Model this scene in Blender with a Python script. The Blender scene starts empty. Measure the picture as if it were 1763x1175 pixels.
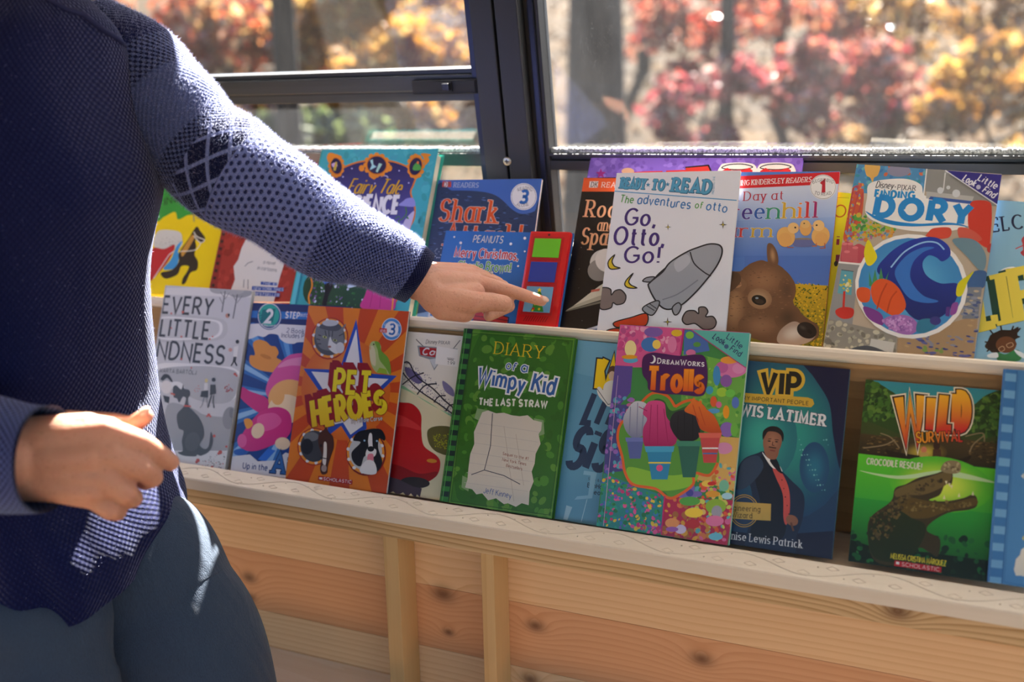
import bpy, bmesh, math, random
import numpy as np
from mathutils import Vector, Matrix
SC=bpy.context.scene; COL=SC.collection
R=math.radians
# ---------------------------------------------------------------- camera, light, exposure
cam=bpy.data.cameras.new('camera'); cam_ob=bpy.data.objects.new('camera',cam); COL.objects.link(cam_ob)
cam_ob.matrix_world=Matrix(((0.911132, -0.075776, 0.405089, 0.0), (0.411547, 0.218917, -0.884706, -1.050462), (-0.021642, 0.972797, 0.230647, 0.480667), (0.0, 0.0, 0.0, 1.0))
)
cam.sensor_width=36; cam.lens=37.2042
cam.clip_start=.02; cam.clip_end=200
cam.dof.use_dof=True; cam.dof.focus_distance=1.22; cam.dof.aperture_fstop=2.9; cam.dof.aperture_blades=0
SC.camera=cam_ob
SUN_DIR=Vector((-.25,1.,1.02)).normalized()
wd=bpy.data.worlds.new('sky'); SC.world=wd; wd.use_nodes=True
wn=wd.node_tree.nodes; wl=wd.node_tree.links; wn.clear()
sky=wn.new('ShaderNodeTexSky'); sky.sky_type='NISHITA'; sky.sun_disc=False
sky.sun_elevation=math.asin(SUN_DIR.z); sky.sun_rotation=math.atan2(SUN_DIR.x,SUN_DIR.y)
bgn=wn.new('ShaderNodeBackground'); bgn.inputs['Strength'].default_value=.32
wo=wn.new('ShaderNodeOutputWorld'); wl.new(sky.outputs[0],bgn.inputs[0]); wl.new(bgn.outputs[0],wo.inputs[0])
sun=bpy.data.lights.new('sun','SUN'); sun.energy=62.; sun.angle=R(.6); sun.color=(1,.94,.84)
sun_ob=bpy.data.objects.new('sun',sun); COL.objects.link(sun_ob)
sun_ob.rotation_euler=SUN_DIR.to_track_quat('Z','Y').to_euler(); sun_ob.location=(2,8,8)
SC.view_settings.view_transform='Standard'; SC.view_settings.look='None'; SC.view_settings.gamma=1
SC.view_settings.use_curve_mapping=False; SC.view_settings.exposure=0.0
# ---------------------------------------------------------------- colour and material helpers
def s2l(c): return c/12.92 if c<=.04045 else ((c+.055)/1.055)**2.4
def hx(h):
    if len(h)==3: h=''.join(c*2 for c in h)
    return tuple(s2l(int(h[i:i+2],16)/255) for i in (0,2,4))
class NT:
    def __init__(s,name):
        s.m=bpy.data.materials.new(name); s.m.use_nodes=True; s.t=s.m.node_tree; s.t.nodes.clear()
        s.out=s.n('ShaderNodeOutputMaterial')
    def n(s,typ,**kw):
        nd=s.t.nodes.new(typ)
        for k,v in kw.items():
            if k.startswith('_'): setattr(nd,k[1:],v)
        return nd
    def val(s,sock,v):
        if hasattr(v,'links') or isinstance(v,bpy.types.NodeSocket): s.t.links.new(v,sock)
        elif isinstance(v,str): sock.default_value=(*hx(v),1)
        else: sock.default_value=v
    def bsdf(s,base,rough=.5,**kw):
        b=s.n('ShaderNodeBsdfPrincipled'); s.val(b.inputs['Base Color'],base); s.val(b.inputs['Roughness'],rough)
        for k,v in kw.items(): s.val(b.inputs[k.replace('_',' ')],v)
        s.t.links.new(b.outputs[0],s.out.inputs[0]); return b
    def math(s,op,a,b=0.,c=0.):
        nd=s.n('ShaderNodeMath',_operation=op)
        for i,v in enumerate((a,b,c)): s.val(nd.inputs[i],v)
        return nd.outputs[0]
    def mix(s,f,a,b,mode='MIX'):
        nd=s.n('ShaderNodeMix',_data_type='RGBA',_blend_type=mode); s.val(nd.inputs[0],f); s.val(nd.inputs[6],a); s.val(nd.inputs[7],b); return nd.outputs[2]
    def coord(s,what='Object'): return s.n('ShaderNodeTexCoord').outputs[what]
    def mapping(s,v,scale=(1,1,1),loc=(0,0,0),rot=(0,0,0)):
        m=s.n('ShaderNodeMapping'); s.val(m.inputs[0],v); m.inputs['Scale'].default_value=scale; m.inputs['Location'].default_value=loc; m.inputs['Rotation'].default_value=rot; return m.outputs[0]
    def noise(s,v,scale,detail=3,rough=.5,dist=0.):
        nd=s.n('ShaderNodeTexNoise'); s.val(nd.inputs['Vector'],v); nd.inputs['Scale'].default_value=scale; nd.inputs['Detail'].default_value=detail; nd.inputs['Roughness'].default_value=rough; nd.inputs['Distortion'].default_value=dist; return nd.outputs[0]
    def ramp(s,f,stops):
        nd=s.n('ShaderNodeValToRGB'); s.val(nd.inputs[0],f); e=nd.color_ramp.elements
        while len(e)<len(stops): e.new(.5)
        for el,(p,c) in zip(e,stops): el.position=p; el.color=(*hx(c),1) if isinstance(c,str) else (c,c,c,1)
        return nd.outputs[0]
    def sep(s,v):
        nd=s.n('ShaderNodeSeparateXYZ'); s.val(nd.inputs[0],v); return nd.outputs
    def bump(s,h,strength=.5,dist=.001):
        nd=s.n('ShaderNodeBump'); s.val(nd.inputs['Height'],h); nd.inputs['Strength'].default_value=strength; nd.inputs['Distance'].default_value=dist; return nd.outputs[0]
    def attr(s,name):
        nd=s.n('ShaderNodeAttribute'); nd.attribute_name=name; return nd.outputs
def plain(name,col,rough=.5,**kw):
    t=NT(name); t.bsdf(col,rough,**kw); return t.m
# printed board / paper whose inks are the colours of the print itself
t=NT('printed_cover'); a=t.attr('Col'); t.bsdf(a[0],.32,Specular_IOR_Level=.45); PRINT=t.m
t=NT('page_paper'); o=t.coord(); z=t.sep(o)[2]; w=t.noise(t.mapping(o,(4,4,2500)),1.,2); t.bsdf(t.ramp(w,[(.3,'b8b0a2'),(.7,'e4ddd0')]),.8); PAGES=t.m
def wood(name,c1,c2,c3,axis=0,rings=55.,knots=(),ringk=.6,wav=3.,colattr=False,rough=.5):
    t=NT(name); o=t.coord(); 
    st=[9.,9.,9.]; st[axis]=.55
    sx,sy,sz=t.sep(o)
    n1=t.noise(t.mapping(o,tuple(v*.7 for v in st)),1.,4,.55,.4)
    d=[0.]*3
    kmask=None; bend=None
    for (kx,kz,r) in knots:
        r*=.68
        dx=t.math('MULTIPLY',t.math('SUBTRACT',sx,kx),1/(r*1.5)); dz=t.math('MULTIPLY',t.math('SUBTRACT',sz,kz),1/r)
        q=t.math('SQRT',t.math('ADD',t.math('MULTIPLY',dx,dx),t.math('MULTIPLY',dz,dz)))
        m=t.math('POWER',2.718,t.math('MULTIPLY',t.math('MULTIPLY',q,q),-.9))
        b=t.math('POWER',2.718,t.math('MULTIPLY',q,-.55))
        kmask=m if kmask is None else t.math('MAXIMUM',kmask,m)
        bend=b if bend is None else t.math('ADD',bend,b)
    phase=t.math('MULTIPLY',n1,wav)
    cross=sz if axis!=2 else sx
    phase=t.math('ADD',phase,t.math('MULTIPLY',cross,rings))
    if bend is not None: phase=t.math('ADD',phase,t.math('MULTIPLY',bend,4.5))
    ring=t.math('FRACT',phase)
    ring=t.math('MULTIPLY',t.math('POWER',ring,2.2),ringk)
    fine=t.noise(t.mapping(o,tuple(v*22 if i!=axis else 6. for i,v in enumerate(st))),1.,3,.6)
    c=t.mix(ring,c1,c2)
    c=t.mix(t.math('MULTIPLY',t.math('SUBTRACT',fine,.35),.55),c,c3)
    big=t.noise(t.mapping(o,tuple(v*.35 for v in st)),1.3,2)
    c=t.mix(t.math('MULTIPLY',big,.25),c,c2)
    if colattr: c=t.mix(1.,c,t.attr('Col')[0],'MULTIPLY')
    if kmask is not None:
        c=t.mix(t.math('MULTIPLY',kmask,.85),c,'6b4630')
    t.bsdf(c,rough,Normal=t.bump(fine,.25,.0006),Specular_IOR_Level=.3); return t.m
PINE=wood('pale_pine','e8dccb','d8c4a8','ccb496',0,26.,ringk=.4)
PINE_F=wood('grained_pine','e4c394','a87c48','c0935c',0,110.,wav=14.,ringk=.95,knots=[(-.056,-.028,.012)])
PINE_V=wood('pine_post','dfb880','cfa066','c0905a',2,30.)
PANEL=wood('knotty_planks','f8dcb8','e4bc90','deb080',0,120.,wav=5.,ringk=.75,knots=[(-.89,-.161,.011),(-.891,-.191,.009),(-.589,-.129,.015),(-.583,-.18,.007),(-.464,-.147,.011),(-.472,-.221,.012),(-.261,-.147,.012)],colattr=True)
DARKWOOD=wood('brown_back_board','b08a5c','94704a','86623e',0,30.)  # browner wood for the boards behind the books
t=NT('worn_floor'); o=t.coord(); t.bsdf(t.ramp(t.noise(o,30.,4),[(.3,'8a7058'),(.7,'a88a6a')]),.6); FLOORW=t.m
METAL=plain('dark_window_frame','303236',.5,Metallic=.2,Specular_IOR_Level=.5)
t=NT('anodised_rail'); o=t.coord(); t.bsdf(t.ramp(t.noise(t.mapping(o,(2,60,60)),1.,3),[(.3,'303235'),(.7,'42454a')]),.42,Metallic=.4); RAIL=t.m
FRAMEBLUE=plain('blue_grey_frame','282d42',.35,Metallic=.4)
BLACK=plain('black_rubber','111216',.6)
STEEL=plain('zinc_screw','c8c6c0',.3,Metallic=.8)
t=NT('pile_seal'); o=t.coord(); t.bsdf(t.ramp(t.noise(o,420.,3),[(.35,'8c8c8a'),(.6,'e8e8e6')]),.9); SEAL=t.m
WHITEWALL=plain('cream_wall','d9cfc0',.8)
def glass(name,dust):
    t=NT(name); o=t.coord()
    tr=t.n('ShaderNodeBsdfTransparent'); gl=t.n('ShaderNodeBsdfGlossy'); gl.inputs['Roughness'].default_value=.015
    fr=t.n('ShaderNodeFresnel'); fr.inputs[0].default_value=1.42
    m1=t.n('ShaderNodeMixShader'); t.t.links.new(fr.outputs[0],m1.inputs[0]); t.t.links.new(tr.outputs[0],m1.inputs[1]); t.t.links.new(gl.outputs[0],m1.inputs[2])
    tl=t.n('ShaderNodeBsdfTranslucent'); tl.inputs[0].default_value=(.9,.93,1,1)
    speck=t.n('ShaderNodeTexVoronoi'); t.val(speck.inputs['Vector'],o); speck.inputs['Scale'].default_value=330.
    keep=t.math('GREATER_THAN',t.noise(o,40.,2),.54)
    sp=t.math('MULTIPLY',t.math('LESS_THAN',speck.outputs['Distance'],.13),keep)
    smear=t.noise(t.mapping(o,(14,5,5)),1.,5,.6)
    f=t.math('ADD',t.math('MULTIPLY',smear,dust),t.math('MULTIPLY',sp,dust*2.2))
    m2=t.n('ShaderNodeMixShader'); t.t.links.new(f,m2.inputs[0]); t.t.links.new(m1.outputs[0],m2.inputs[1]); t.t.links.new(tl.outputs[0],m2.inputs[2])
    t.t.links.new(m2.outputs[0],t.out.inputs[0]); return t.m
GLASS_CLEAN=glass('window_glass_clean',.003); GLASS_DUSTY=glass('window_glass_dusty',.007)
# ---------------------------------------------------------------- mesh helpers
def obj(name,verts,faces,mat,parent=None,loc=None,smooth=False,mats=None,mi=None,cols=None,uv=None):
    me=bpy.data.meshes.new(name); me.from_pydata([tuple(v) for v in verts],[],[tuple(f) for f in faces])
    for m in (mats or [mat]): me.materials.append(m)
    if mi is not None: me.polygons.foreach_set('material_index',mi)
    if smooth: me.polygons.foreach_set('use_smooth',[True]*len(me.polygons))
    if cols is not None:
        ca=me.color_attributes.new('Col','FLOAT_COLOR','POINT'); ca.data.foreach_set('color',np.c_[np.asarray(cols,dtype=np.float32)[:,:3],np.ones(len(cols),np.float32)].ravel())
    if uv is not None:
        ul=me.uv_layers.new(name='UVMap'); li=np.zeros(len(me.loops),np.int32); me.loops.foreach_get('vertex_index',li); ul.data.foreach_set('uv',np.asarray(uv,np.float32)[li].ravel())
    me.update()
    o=bpy.data.objects.new(name,me); COL.objects.link(o)
    if parent: o.parent=parent
    if loc: o.location=loc
    return o
def empty(name,loc=(0,0,0),rot=(0,0,0)):
    o=bpy.data.objects.new(name,None); COL.objects.link(o); o.empty_display_size=.05; o.location=loc; o.rotation_euler=rot; return o
def tag(o,label,cat,group=None,kind=None):
    o['label']=label; o['category']=cat
    if group: o['group']=group
    if kind: o['kind']=kind
    return o
def struct(o): o['kind']='structure'; return o
class MB:
    def __init__(s): s.v=[];s.f=[];s.c=[]
    def box(s,x0,x1,y0,y1,z0,z1,bev=0.,col=(1,1,1)):
        b=bmesh.new(); bmesh.ops.create_cube(b,size=1)
        for v in b.verts: v.co=Vector(((x0+x1)/2+v.co.x*(x1-x0),(y0+y1)/2+v.co.y*(y1-y0),(z0+z1)/2+v.co.z*(z1-z0)))
        if bev: bmesh.ops.bevel(b,geom=b.edges[:],offset=bev,segments=2,affect='EDGES',profile=.7)
        s.bm(b,col); return s
    def bm(s,b,col=(1,1,1)):
        n=len(s.v); b.verts.index_update()
        s.v+= [tuple(v.co) for v in b.verts]; s.f+=[tuple(n+v.index for v in f.verts) for f in b.faces]; s.c+=[col]*len(b.verts); b.free()
    def prism(s,prof,x0,x1,col=(1,1,1)):   # profile in (y,z) swept along x
        n=len(s.v);k=len(prof)
        for x in (x0,x1): s.v+=[(x,p[0],p[1]) for p in prof]
        s.f+=[tuple(n+i for i in range(k))[::-1],tuple(n+k+i for i in range(k))]+[(n+i,n+(i+1)%k,n+k+(i+1)%k,n+k+i) for i in range(k)]
        s.c+=[col]*(2*k); return s
    def tube(s,pts,rad,seg=8,col=(1,1,1),cap=True):
        pts=[Vector(p) for p in pts]; rr=rad if isinstance(rad,(list,tuple)) else [rad]*len(pts); n=len(s.v); up=Vector((.13,.27,.95))
        for i,p in enumerate(pts):
            d=(pts[min(i+1,len(pts)-1)]-pts[max(i-1,0)]).normalized(); a=d.cross(up).normalized(); b=d.cross(a)
            for j in range(seg):
                t=2*math.pi*j/seg; s.v.append(tuple(p+(a*math.cos(t)+b*math.sin(t))*rr[i]))
        for i in range(len(pts)-1):
            for j in range(seg): s.f.append((n+i*seg+j,n+i*seg+(j+1)%seg,n+(i+1)*seg+(j+1)%seg,n+(i+1)*seg+j))
        if cap: s.f.append(tuple(n+j for j in range(seg))[::-1]); s.f.append(tuple(n+(len(pts)-1)*seg+j for j in range(seg)))
        s.c+=[col]*(seg*len(pts)); return s
    def build(s,name,mat,parent=None,smooth=False,cols=False): return obj(name,s.v,s.f,mat,parent,smooth=smooth,cols=s.c if cols else None)
# ---------------------------------------------------------------- the setting
FLOOR=-.86; X0,X1=-2.6,1.6
struct(MB().box(X0,X1,-2.2,.29,FLOOR-.05,FLOOR).build('floor',FLOORW))
struct(MB().box(X0,X1,-2.2,.19,1.16,1.20).build('ceiling',WHITEWALL))
m=MB()
bands=[(FLOOR,-.36,(.95,.86,.74)),(-.36,-.258,(1,.9,.78)),(-.2575,-.2065,(1.0,.9,.78)),(-.206,-.1205,(.86,.60,.46)),(-.12,-.024,(1,.86,.70))]
for z0,z1,c in bands: m.box(X0,X1,.012,.03,z0,z1,col=c)
struct(m.build('wall_back',PANEL,cols=True))
struct(MB().box(X0,X1,.275,.315,FLOOR,.262).build('wall_window',WHITEWALL))
struct(MB().prism([(.315,.274),(.275,.274),(.270,.2625),(.325,.2625)],X0,X1).build('trim_1',METAL))
m=MB()
for z0,z1 in ((FLOOR,.1),(.78,1.16)): m.box(X0,X1,-2.25,-2.2,z0,z1)
for x in (X0,-1.6,-.55,.5,X1-.08): m.box(x,x+.08,-2.25,-2.2,.1,.78)
struct(m.build('wall_front',plain('grey_panel','4a4844',.8)))
# windows lean inwards by ten degrees; local frame: x along the bus, y outwards, z up the pane
TILT=R(10); WO=(0,.27,.40)
def window(name): return struct(empty(name,WO,(TILT,0,0)))
w1=window('window_1'); w2=window('window_2')
L1,Rr=-1.95,-.6405
m=MB(); m.box(L1,Rr,-.010,.022,-.018,-.0035,.001).box(L1,Rr,-.012,.004,-.0035,0,.0008); m.build('bottom_rail',RAIL,w1)
m=MB(); m.box(L1,Rr,-.006,.02,.0705,.083,.0012).box(L1,Rr,-.012,.02,.0845,.106,.002).box(L1,Rr,-.006,.016,.1065,.113,.001); m.build('middle_rail',RAIL,w1)
MB().box(L1,Rr,-.009,-.003,.083,.0845).build('rail_groove',BLACK,w1)
m=MB(); m.box(-.632,-.727,-.020,-.012,.083,.1005,.001).box(-.668,-.690,-.0225,-.020,.086,.0985,.001).box(-.634,-.652,-.022,-.020,.084,.0995,.001); l=m.build('latch',BLACK,w1)
MB().box(-.679,-.6685,-.029,-.0225,.088,.0975,.0015).build('latch_button',plain('dark_latch','1c1e2a',.3),l)
MB().box(L1,Rr,.008,.011,.113,.50).build('upper_pane',GLASS_CLEAN,w1)
MB().box(L1,Rr,.004,.007,0,.0705).build('lower_pane',GLASS_DUSTY,w1)
MB().box(L1,Rr,.009,.012,-.125,-.018).build('sill_pane',GLASS_DUSTY,w1)
MB().box(Rr,-.6275,-.013,.02,-.125,.50,.001).build('side_frame',FRAMEBLUE,w1)
rnd=random.Random(5)
def seal(x0,x1,z,par):
    m=MB();x=x0
    while x<x1:
        w=rnd.uniform(.0015,.003); m.box(x,x+w,-.004+rnd.uniform(-.0006,.0006),.003,z,z+rnd.uniform(.0045,.0065)); x+=w*.9
    m.build('pile_seal',SEAL,par)
seal(-1.3,Rr,0,w1)
A2,B2=-.5395,1.3
m=MB(); m.box(A2,B2,-.010,.022,-.022,-.0095,.001).box(A2,B2,-.006,.02,-.0085,-.0035,.0008); m.build('bottom_rail',METAL,w2)
MB().box(A2,B2,-.012,.004,-.0035,0,.0008).build('rail_lip',RAIL,w2)
MB().box(A2,B2,.008,.011,0,.50).build('main_pane',GLASS_DUSTY,w2)
MB().box(A2,B2,.009,.012,-.125,-.022).build('sill_pane',GLASS_DUSTY,w2)
m=MB(); m.box(-.5595,-.553,-.010,.02,-.125,.50,.001).box(-.5455,A2,-.010,.02,-.125,.50,.001); m.build('side_frame',METAL,w2)
MB().box(-.553,-.5455,-.014,.02,-.125,.50,.001).build('frame_strip',FRAMEBLUE,w2)
seal(A2,.35,0,w2)
post=struct(empty('trim_2',WO,(TILT,0,0)))
m=MB(); m.box(-.6265,-.5950,-.028,.03,-.125,.50,.002).box(-.5915,-.5600,-.028,.03,-.125,.50,.002); m.build('post_cover',METAL,post)
MB().box(-.5955,-.5910,-.018,.03,-.125,.50).build('post_slot',BLACK,post)
b=bmesh.new(); bmesh.ops.create_uvsphere(b,u_segments=20,v_segments=10,radius=.0058)
for v in b.verts: v.co=Vector((v.co.x-.5932,-.029+v.co.y*.38,v.co.z-.006))
m=MB(); m.bm(b); scr=m.build('screw',STEEL,post,smooth=True)
MB().box(-.5962,-.5902,-.0316,-.031,-.0068,-.0052).box(-.594,-.5924,-.0316,-.031,-.009,-.003).build('screw_slot',plain('screw_dark','4a4a48',.5),scr)
struct(MB().prism([(.183,.865),(.218,.865),(.165,1.16),(.13,1.16)],X0,X1).build('wall_header',WHITEWALL))  # unseen wall over the windows, lower edge set to keep sun off the chest
# ---------------------------------------------------------------- book ledge
sh=tag(empty('display_shelf',(-.45,0,FLOOR)),'pale pine two-tier book ledge with carved lip running along under the windows','shelf')
SO=Vector((.45,0,-FLOOR))
def part(m,name,mat,par=sh,**k):
    m.v=[tuple(Vector(v)+SO) for v in m.v]; o=m.build(name,mat,par,**k); return o
# parts keep world-like object coordinates for the grain
def part(m,name,mat,par=sh,**k):
    o=m.build(name,mat,par,**k); o.location=SO; return o
SX0,SX1=-2.2,1.3
lip=[(-.0125,.004),(-.0395,-.0035),(-.0405,-.005),(-.0405,-.0185),(-.0125,-.0185)]
m=MB(); m.prism(lip,SX0,SX1)
# carved vine along the sloping face: a low raised line, leaves and dots
sl=Vector((0,-.027,-.0075)).normalized(); nrm=Vector((0,-.0075,.027)).normalized()
def onlip(x,t,h=.0002): return Vector((x,-.0125,.004))+sl*(t*.028)+nrm*h
x=SX0+.05; k=0
for xs in np.arange(-1.35,.4,.142):
    m.tube([onlip(xs+i*.0059,.5+.36*math.sin(i/12*math.pi-1.57)*(1 if 1 else -1)) for i in range(13)],.0007,5)
    m.tube([onlip(xs+.071+i*.0059,.5-.36*math.sin(i/12*math.pi-1.57)*.9) for i in range(13)],.00045,5)
    for q in range(5):
        cx=xs+.012+q*.027; ct=.28 if q%2 else .7
        m.tube([onlip(cx-.006,ct),onlip(cx,ct-.13),onlip(cx+.007,ct+.02)],.0004,4); m.tube([onlip(cx-.006,ct),onlip(cx,ct+.12),onlip(cx+.007,ct+.02)],.0004,4)
        b=bmesh.new(); bmesh.ops.create_icosphere(b,subdivisions=1,radius=.0011); p=onlip(cx+.013,1-ct)
        for v in b.verts: v.co=v.co*.9+p
        m.bm(b)
part(m,'carved_lip',PINE)
part(MB().box(SX0,SX1,-.0125,.094,-.0185,-.006),'lower_ledge',PINE)
part(MB().box(SX0,SX1,-.030,-.014,-.043,-.0187,.0008),'fascia',PINE_F)
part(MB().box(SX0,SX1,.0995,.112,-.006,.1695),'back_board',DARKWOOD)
part(MB().box(SX0,SX1,.0965,.25,.1700,.1790),'upper_ledge',PINE)
prof=[(.0945,.204),(.0905,.2035),(.0882,.2005),(.0875,.196),(.0882,.1925),(.0905,.190),(.0945,.1895)]
part(MB().prism(prof,SX0,SX1),'upper_lip',PINE)
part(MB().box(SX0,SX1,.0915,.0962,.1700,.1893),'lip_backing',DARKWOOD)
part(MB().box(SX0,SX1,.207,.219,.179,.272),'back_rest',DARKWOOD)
for x,w in ((-.647,.0205),(-.5145,.0165),(.62,.0205),(-1.75,.0205)):
    part(MB().box(x,x+w,-.028,.0115,-.2585,-.0432,.0008),'support_post',PINE_V)
part(MB().box(SX0,SX1,-.112,.0115,-.285,-.259,.001),'bottom_board',PINE)
for x in (-1.9,-.6,.3,1.1): part(MB().box(x,x+.04,-.05,.0,FLOOR+.0005,-.2855),'board_leg',PINE_V)
# ---------------------------------------------------------------- lettering: stroke skeletons
def _g(s): return s
GL={'A':(.72,'0,0 .36,1 .72,0|.13,.34 .59,.34'),'B':(.58,'0,0 0,1|0,1 .27,1 @.27,.76,.26,.24,90,-90 0,.52|.27,.52 @.3,.26,.28,.26,90,-90 0,0'),'C':(.72,'@.42,.5,.42,.5,45,315'),
'D':(.66,'0,0 0,1|0,1 .22,1 @.22,.5,.44,.5,90,-90 0,0'),'E':(.5,'.5,1 0,1 0,0 .5,0|0,.52 .44,.52'),'F':(.48,'.48,1 0,1 0,0|0,.5 .42,.5'),'G':(.74,'@.42,.5,.42,.5,45,330 .78,.44 .46,.44'),'H':(.64,'0,0 0,1|.64,0 .64,1|0,.52 .64,.52'),
'I':(.0,'0,0 0,1'),'J':(.4,'.4,1 .4,.22 @.2,.22,.2,.22,0,-180'),'K':(.6,'0,0 0,1|.58,1 0,.42|.2,.6 .62,0'),'L':(.46,'0,1 0,0 .46,0'),'M':(.8,'0,0 .06,1 .4,.15 .74,1 .8,0'),'N':(.66,'0,0 0,1 .66,0 .66,1'),
'O':(.84,'@.42,.5,.42,.5,0,360'),'P':(.56,'0,0 0,1|0,1 .27,1 @.27,.72,.29,.28,90,-90 0,.44'),'Q':(.84,'@.42,.5,.42,.5,0,360|.5,.25 .8,-.08'),'R':(.6,'0,0 0,1|0,1 .27,1 @.27,.73,.28,.27,90,-90 0,.46|.26,.46 .6,0'),
'S':(.54,'@.28,.74,.26,.26,25,270 @.28,.25,.28,.25,90,-155'),'T':(.62,'0,1 .62,1|.31,1 .31,0'),'U':(.64,'0,1 0,.32 @.32,.32,.32,.32,180,360 .64,1'),'V':(.68,'0,1 .34,0 .68,1'),'W':(1.0,'0,1 .26,0 .5,.85 .74,0 1,1'),'X':(.62,'0,0 .62,1|0,1 .62,0'),'Y':(.64,'0,1 .32,.46 .64,1|.32,.46 .32,0'),'Z':(.58,'0,1 .58,1 0,0 .58,0'),
'a':(.5,'@.25,.33,.25,.33,50,310|.5,.66 .5,0'),'b':(.5,'0,1 0,0|@.25,.33,.25,.33,180,-180'),'c':(.44,'@.25,.33,.25,.33,50,310'),'d':(.5,'.5,1 .5,0|@.25,.33,.25,.33,0,360'),'e':(.5,'0,.36 .5,.36 @.25,.34,.25,.33,5,315'),'f':(.34,'.38,.9 @.24,.85,.12,.14,50,180 .12,0|0,.64 .32,.64'),'g':(.5,'@.25,.33,.25,.33,0,360|.5,.66 .5,-.08 @.25,-.08,.25,.22,0,-150'),'h':(.46,'0,0 0,1|0,.42 @.23,.43,.23,.24,180,0 .46,0'),
'i':(.0,'0,0 0,.66|0,.86 0,.96'),'j':(.14,'.14,.66 .14,-.1 @.0,-.1,.14,.18,0,-120|.14,.86 .14,.96'),'k':(.46,'0,0 0,1|.42,.66 0,.26|.14,.38 .46,0'),'l':(.0,'0,0 0,1'),'m':(.76,'0,0 0,.66|0,.45 @.19,.46,.19,.2,180,0 .38,0|.38,.45 @.57,.46,.19,.2,180,0 .76,0'),'n':(.46,'0,0 0,.66|0,.42 @.23,.43,.23,.24,180,0 .46,0'),'o':(.52,'@.26,.33,.26,.33,0,360'),'p':(.5,'0,.66 0,-.32|@.25,.33,.25,.33,180,-180'),'q':(.5,'.5,.66 .5,-.32|@.25,.33,.25,.33,0,360'),
'r':(.32,'0,0 0,.66|0,.42 @.2,.44,.2,.22,180,50'),'s':(.4,'@.2,.49,.19,.17,30,270 @.2,.165,.2,.165,90,-150'),'t':(.34,'.14,.9 .14,.18 @.28,.18,.14,.18,180,290|0,.64 .33,.64'),'u':(.46,'0,.66 0,.24 @.23,.24,.23,.24,180,360 .46,.66|.46,.3 .46,0'),'v':(.46,'0,.66 .23,0 .46,.66'),'w':(.72,'0,.66 .19,0 .36,.58 .53,0 .72,.66'),'x':(.44,'0,0 .44,.66|0,.66 .44,0'),'y':(.46,'0,.66 .24,.02|.46,.66 .14,-.3'),'z':(.42,'0,.66 .42,.66 0,0 .42,0'),
'1':(.24,'0,.8 .22,1 .22,0'),'2':(.52,'@.26,.72,.26,.28,160,-30 0,0 .54,0'),'3':(.5,'@.24,.75,.24,.25,150,-90 @.24,.26,.27,.26,90,-150'),'9':(.5,'@.25,.7,.25,.3,0,360|.5,.7 .46,.25 .2,0'),'#':(.6,'.2,0 .3,1|.42,0 .52,1|.05,.35 .6,.35|.1,.68 .65,.68'),
'.':(.0,'0,0 0,.09'),',':(.06,'.06,.08 .0,-.16'),'!':(.0,'0,1 0,.3|0,.09 0,0'),':':(.0,'0,.1 0,.2|0,.5 0,.6'),'&':(.66,'.66,0 .14,.78 @.28,.82,.15,.18,190,-20 .06,.36 @.26,.24,.24,.24,160,350 .64,.5'),"-":(.3,'0,.38 .3,.38')}
def glyph(ch):
    acc=None
    if ch in 'ÓÁ': acc='OA'['ÓÁ'.index(ch)]
    w,s=GL[acc or ch]; out=[]
    for st in s.split('|'):
        p=[]
        for tk in st.split():
            if tk[0]=='@':
                cx,cy,rx,ry,a0,a1=map(float,tk[1:].split(',')); n=max(5,int(abs(a1-a0)/18))
                p+=[(cx+rx*math.cos(R(a0+(a1-a0)*i/n)),cy+ry*math.sin(R(a0+(a1-a0)*i/n))) for i in range(n+1)]
            else: p.append(tuple(map(float,tk.split(','))))
        out.append(p)
    if acc: out.append([(w*.45,1.1),(w*.62,1.25)])
    return w,out
def strokepoly(p,wd,k=1.,ext=0.):
    """quads along a polyline; k<1 thins the horizontal strokes"""
    q=[p[0]]
    for a in p[1:]:
        if abs(a[0]-q[-1][0])+abs(a[1]-q[-1][1])>1e-9: q.append(a)
    p=q
    if len(p)<2: return []
    closed=len(p)>3 and abs(p[0][0]-p[-1][0])+abs(p[0][1]-p[-1][1])<1e-6*max(1,abs(p[0][0]))
    n=len(p); d=[]
    for i in range(n-1):
        dx,dy=p[i+1][0]-p[i][0],p[i+1][1]-p[i][1]; L=math.hypot(dx,dy); d.append((dx/L,dy/L))
    p=list(p)
    if ext and not closed:
        p[0]=(p[0][0]-d[0][0]*ext,p[0][1]-d[0][1]*ext); p[-1]=(p[-1][0]+d[-1][0]*ext,p[-1][1]+d[-1][1]*ext)
    res=[]; 
    def wof(dd): return wd*(k+(1-k)*abs(dd[1])**1.3)*.5
    def off(i):
        if 0<i<n-1: a,b=d[i-1],d[i]
        elif closed: a,b=d[-1],d[0]
        else: a=b=d[min(i,n-2)]
        return a,b
    L=[];Rt=[]
    for i in range(n):
        a,b=off(i); nx,ny=-(a[1]+b[1]),a[0]+b[0]; l=math.hypot(nx,ny)
        h=(wof(a)+wof(b))/2
        if l<1e-6: nx,ny,l=-a[1],a[0],1; sc=1
        else: sc=min(1/max(.35,l/2),2.2)
        L.append((p[i][0]+nx/l*h*sc,p[i][1]+ny/l*h*sc)); Rt.append((p[i][0]-nx/l*h*sc,p[i][1]-ny/l*h*sc))
    return [[L[i],Rt[i],Rt[i+1],L[i+1]] for i in range(n-1)]
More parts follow.
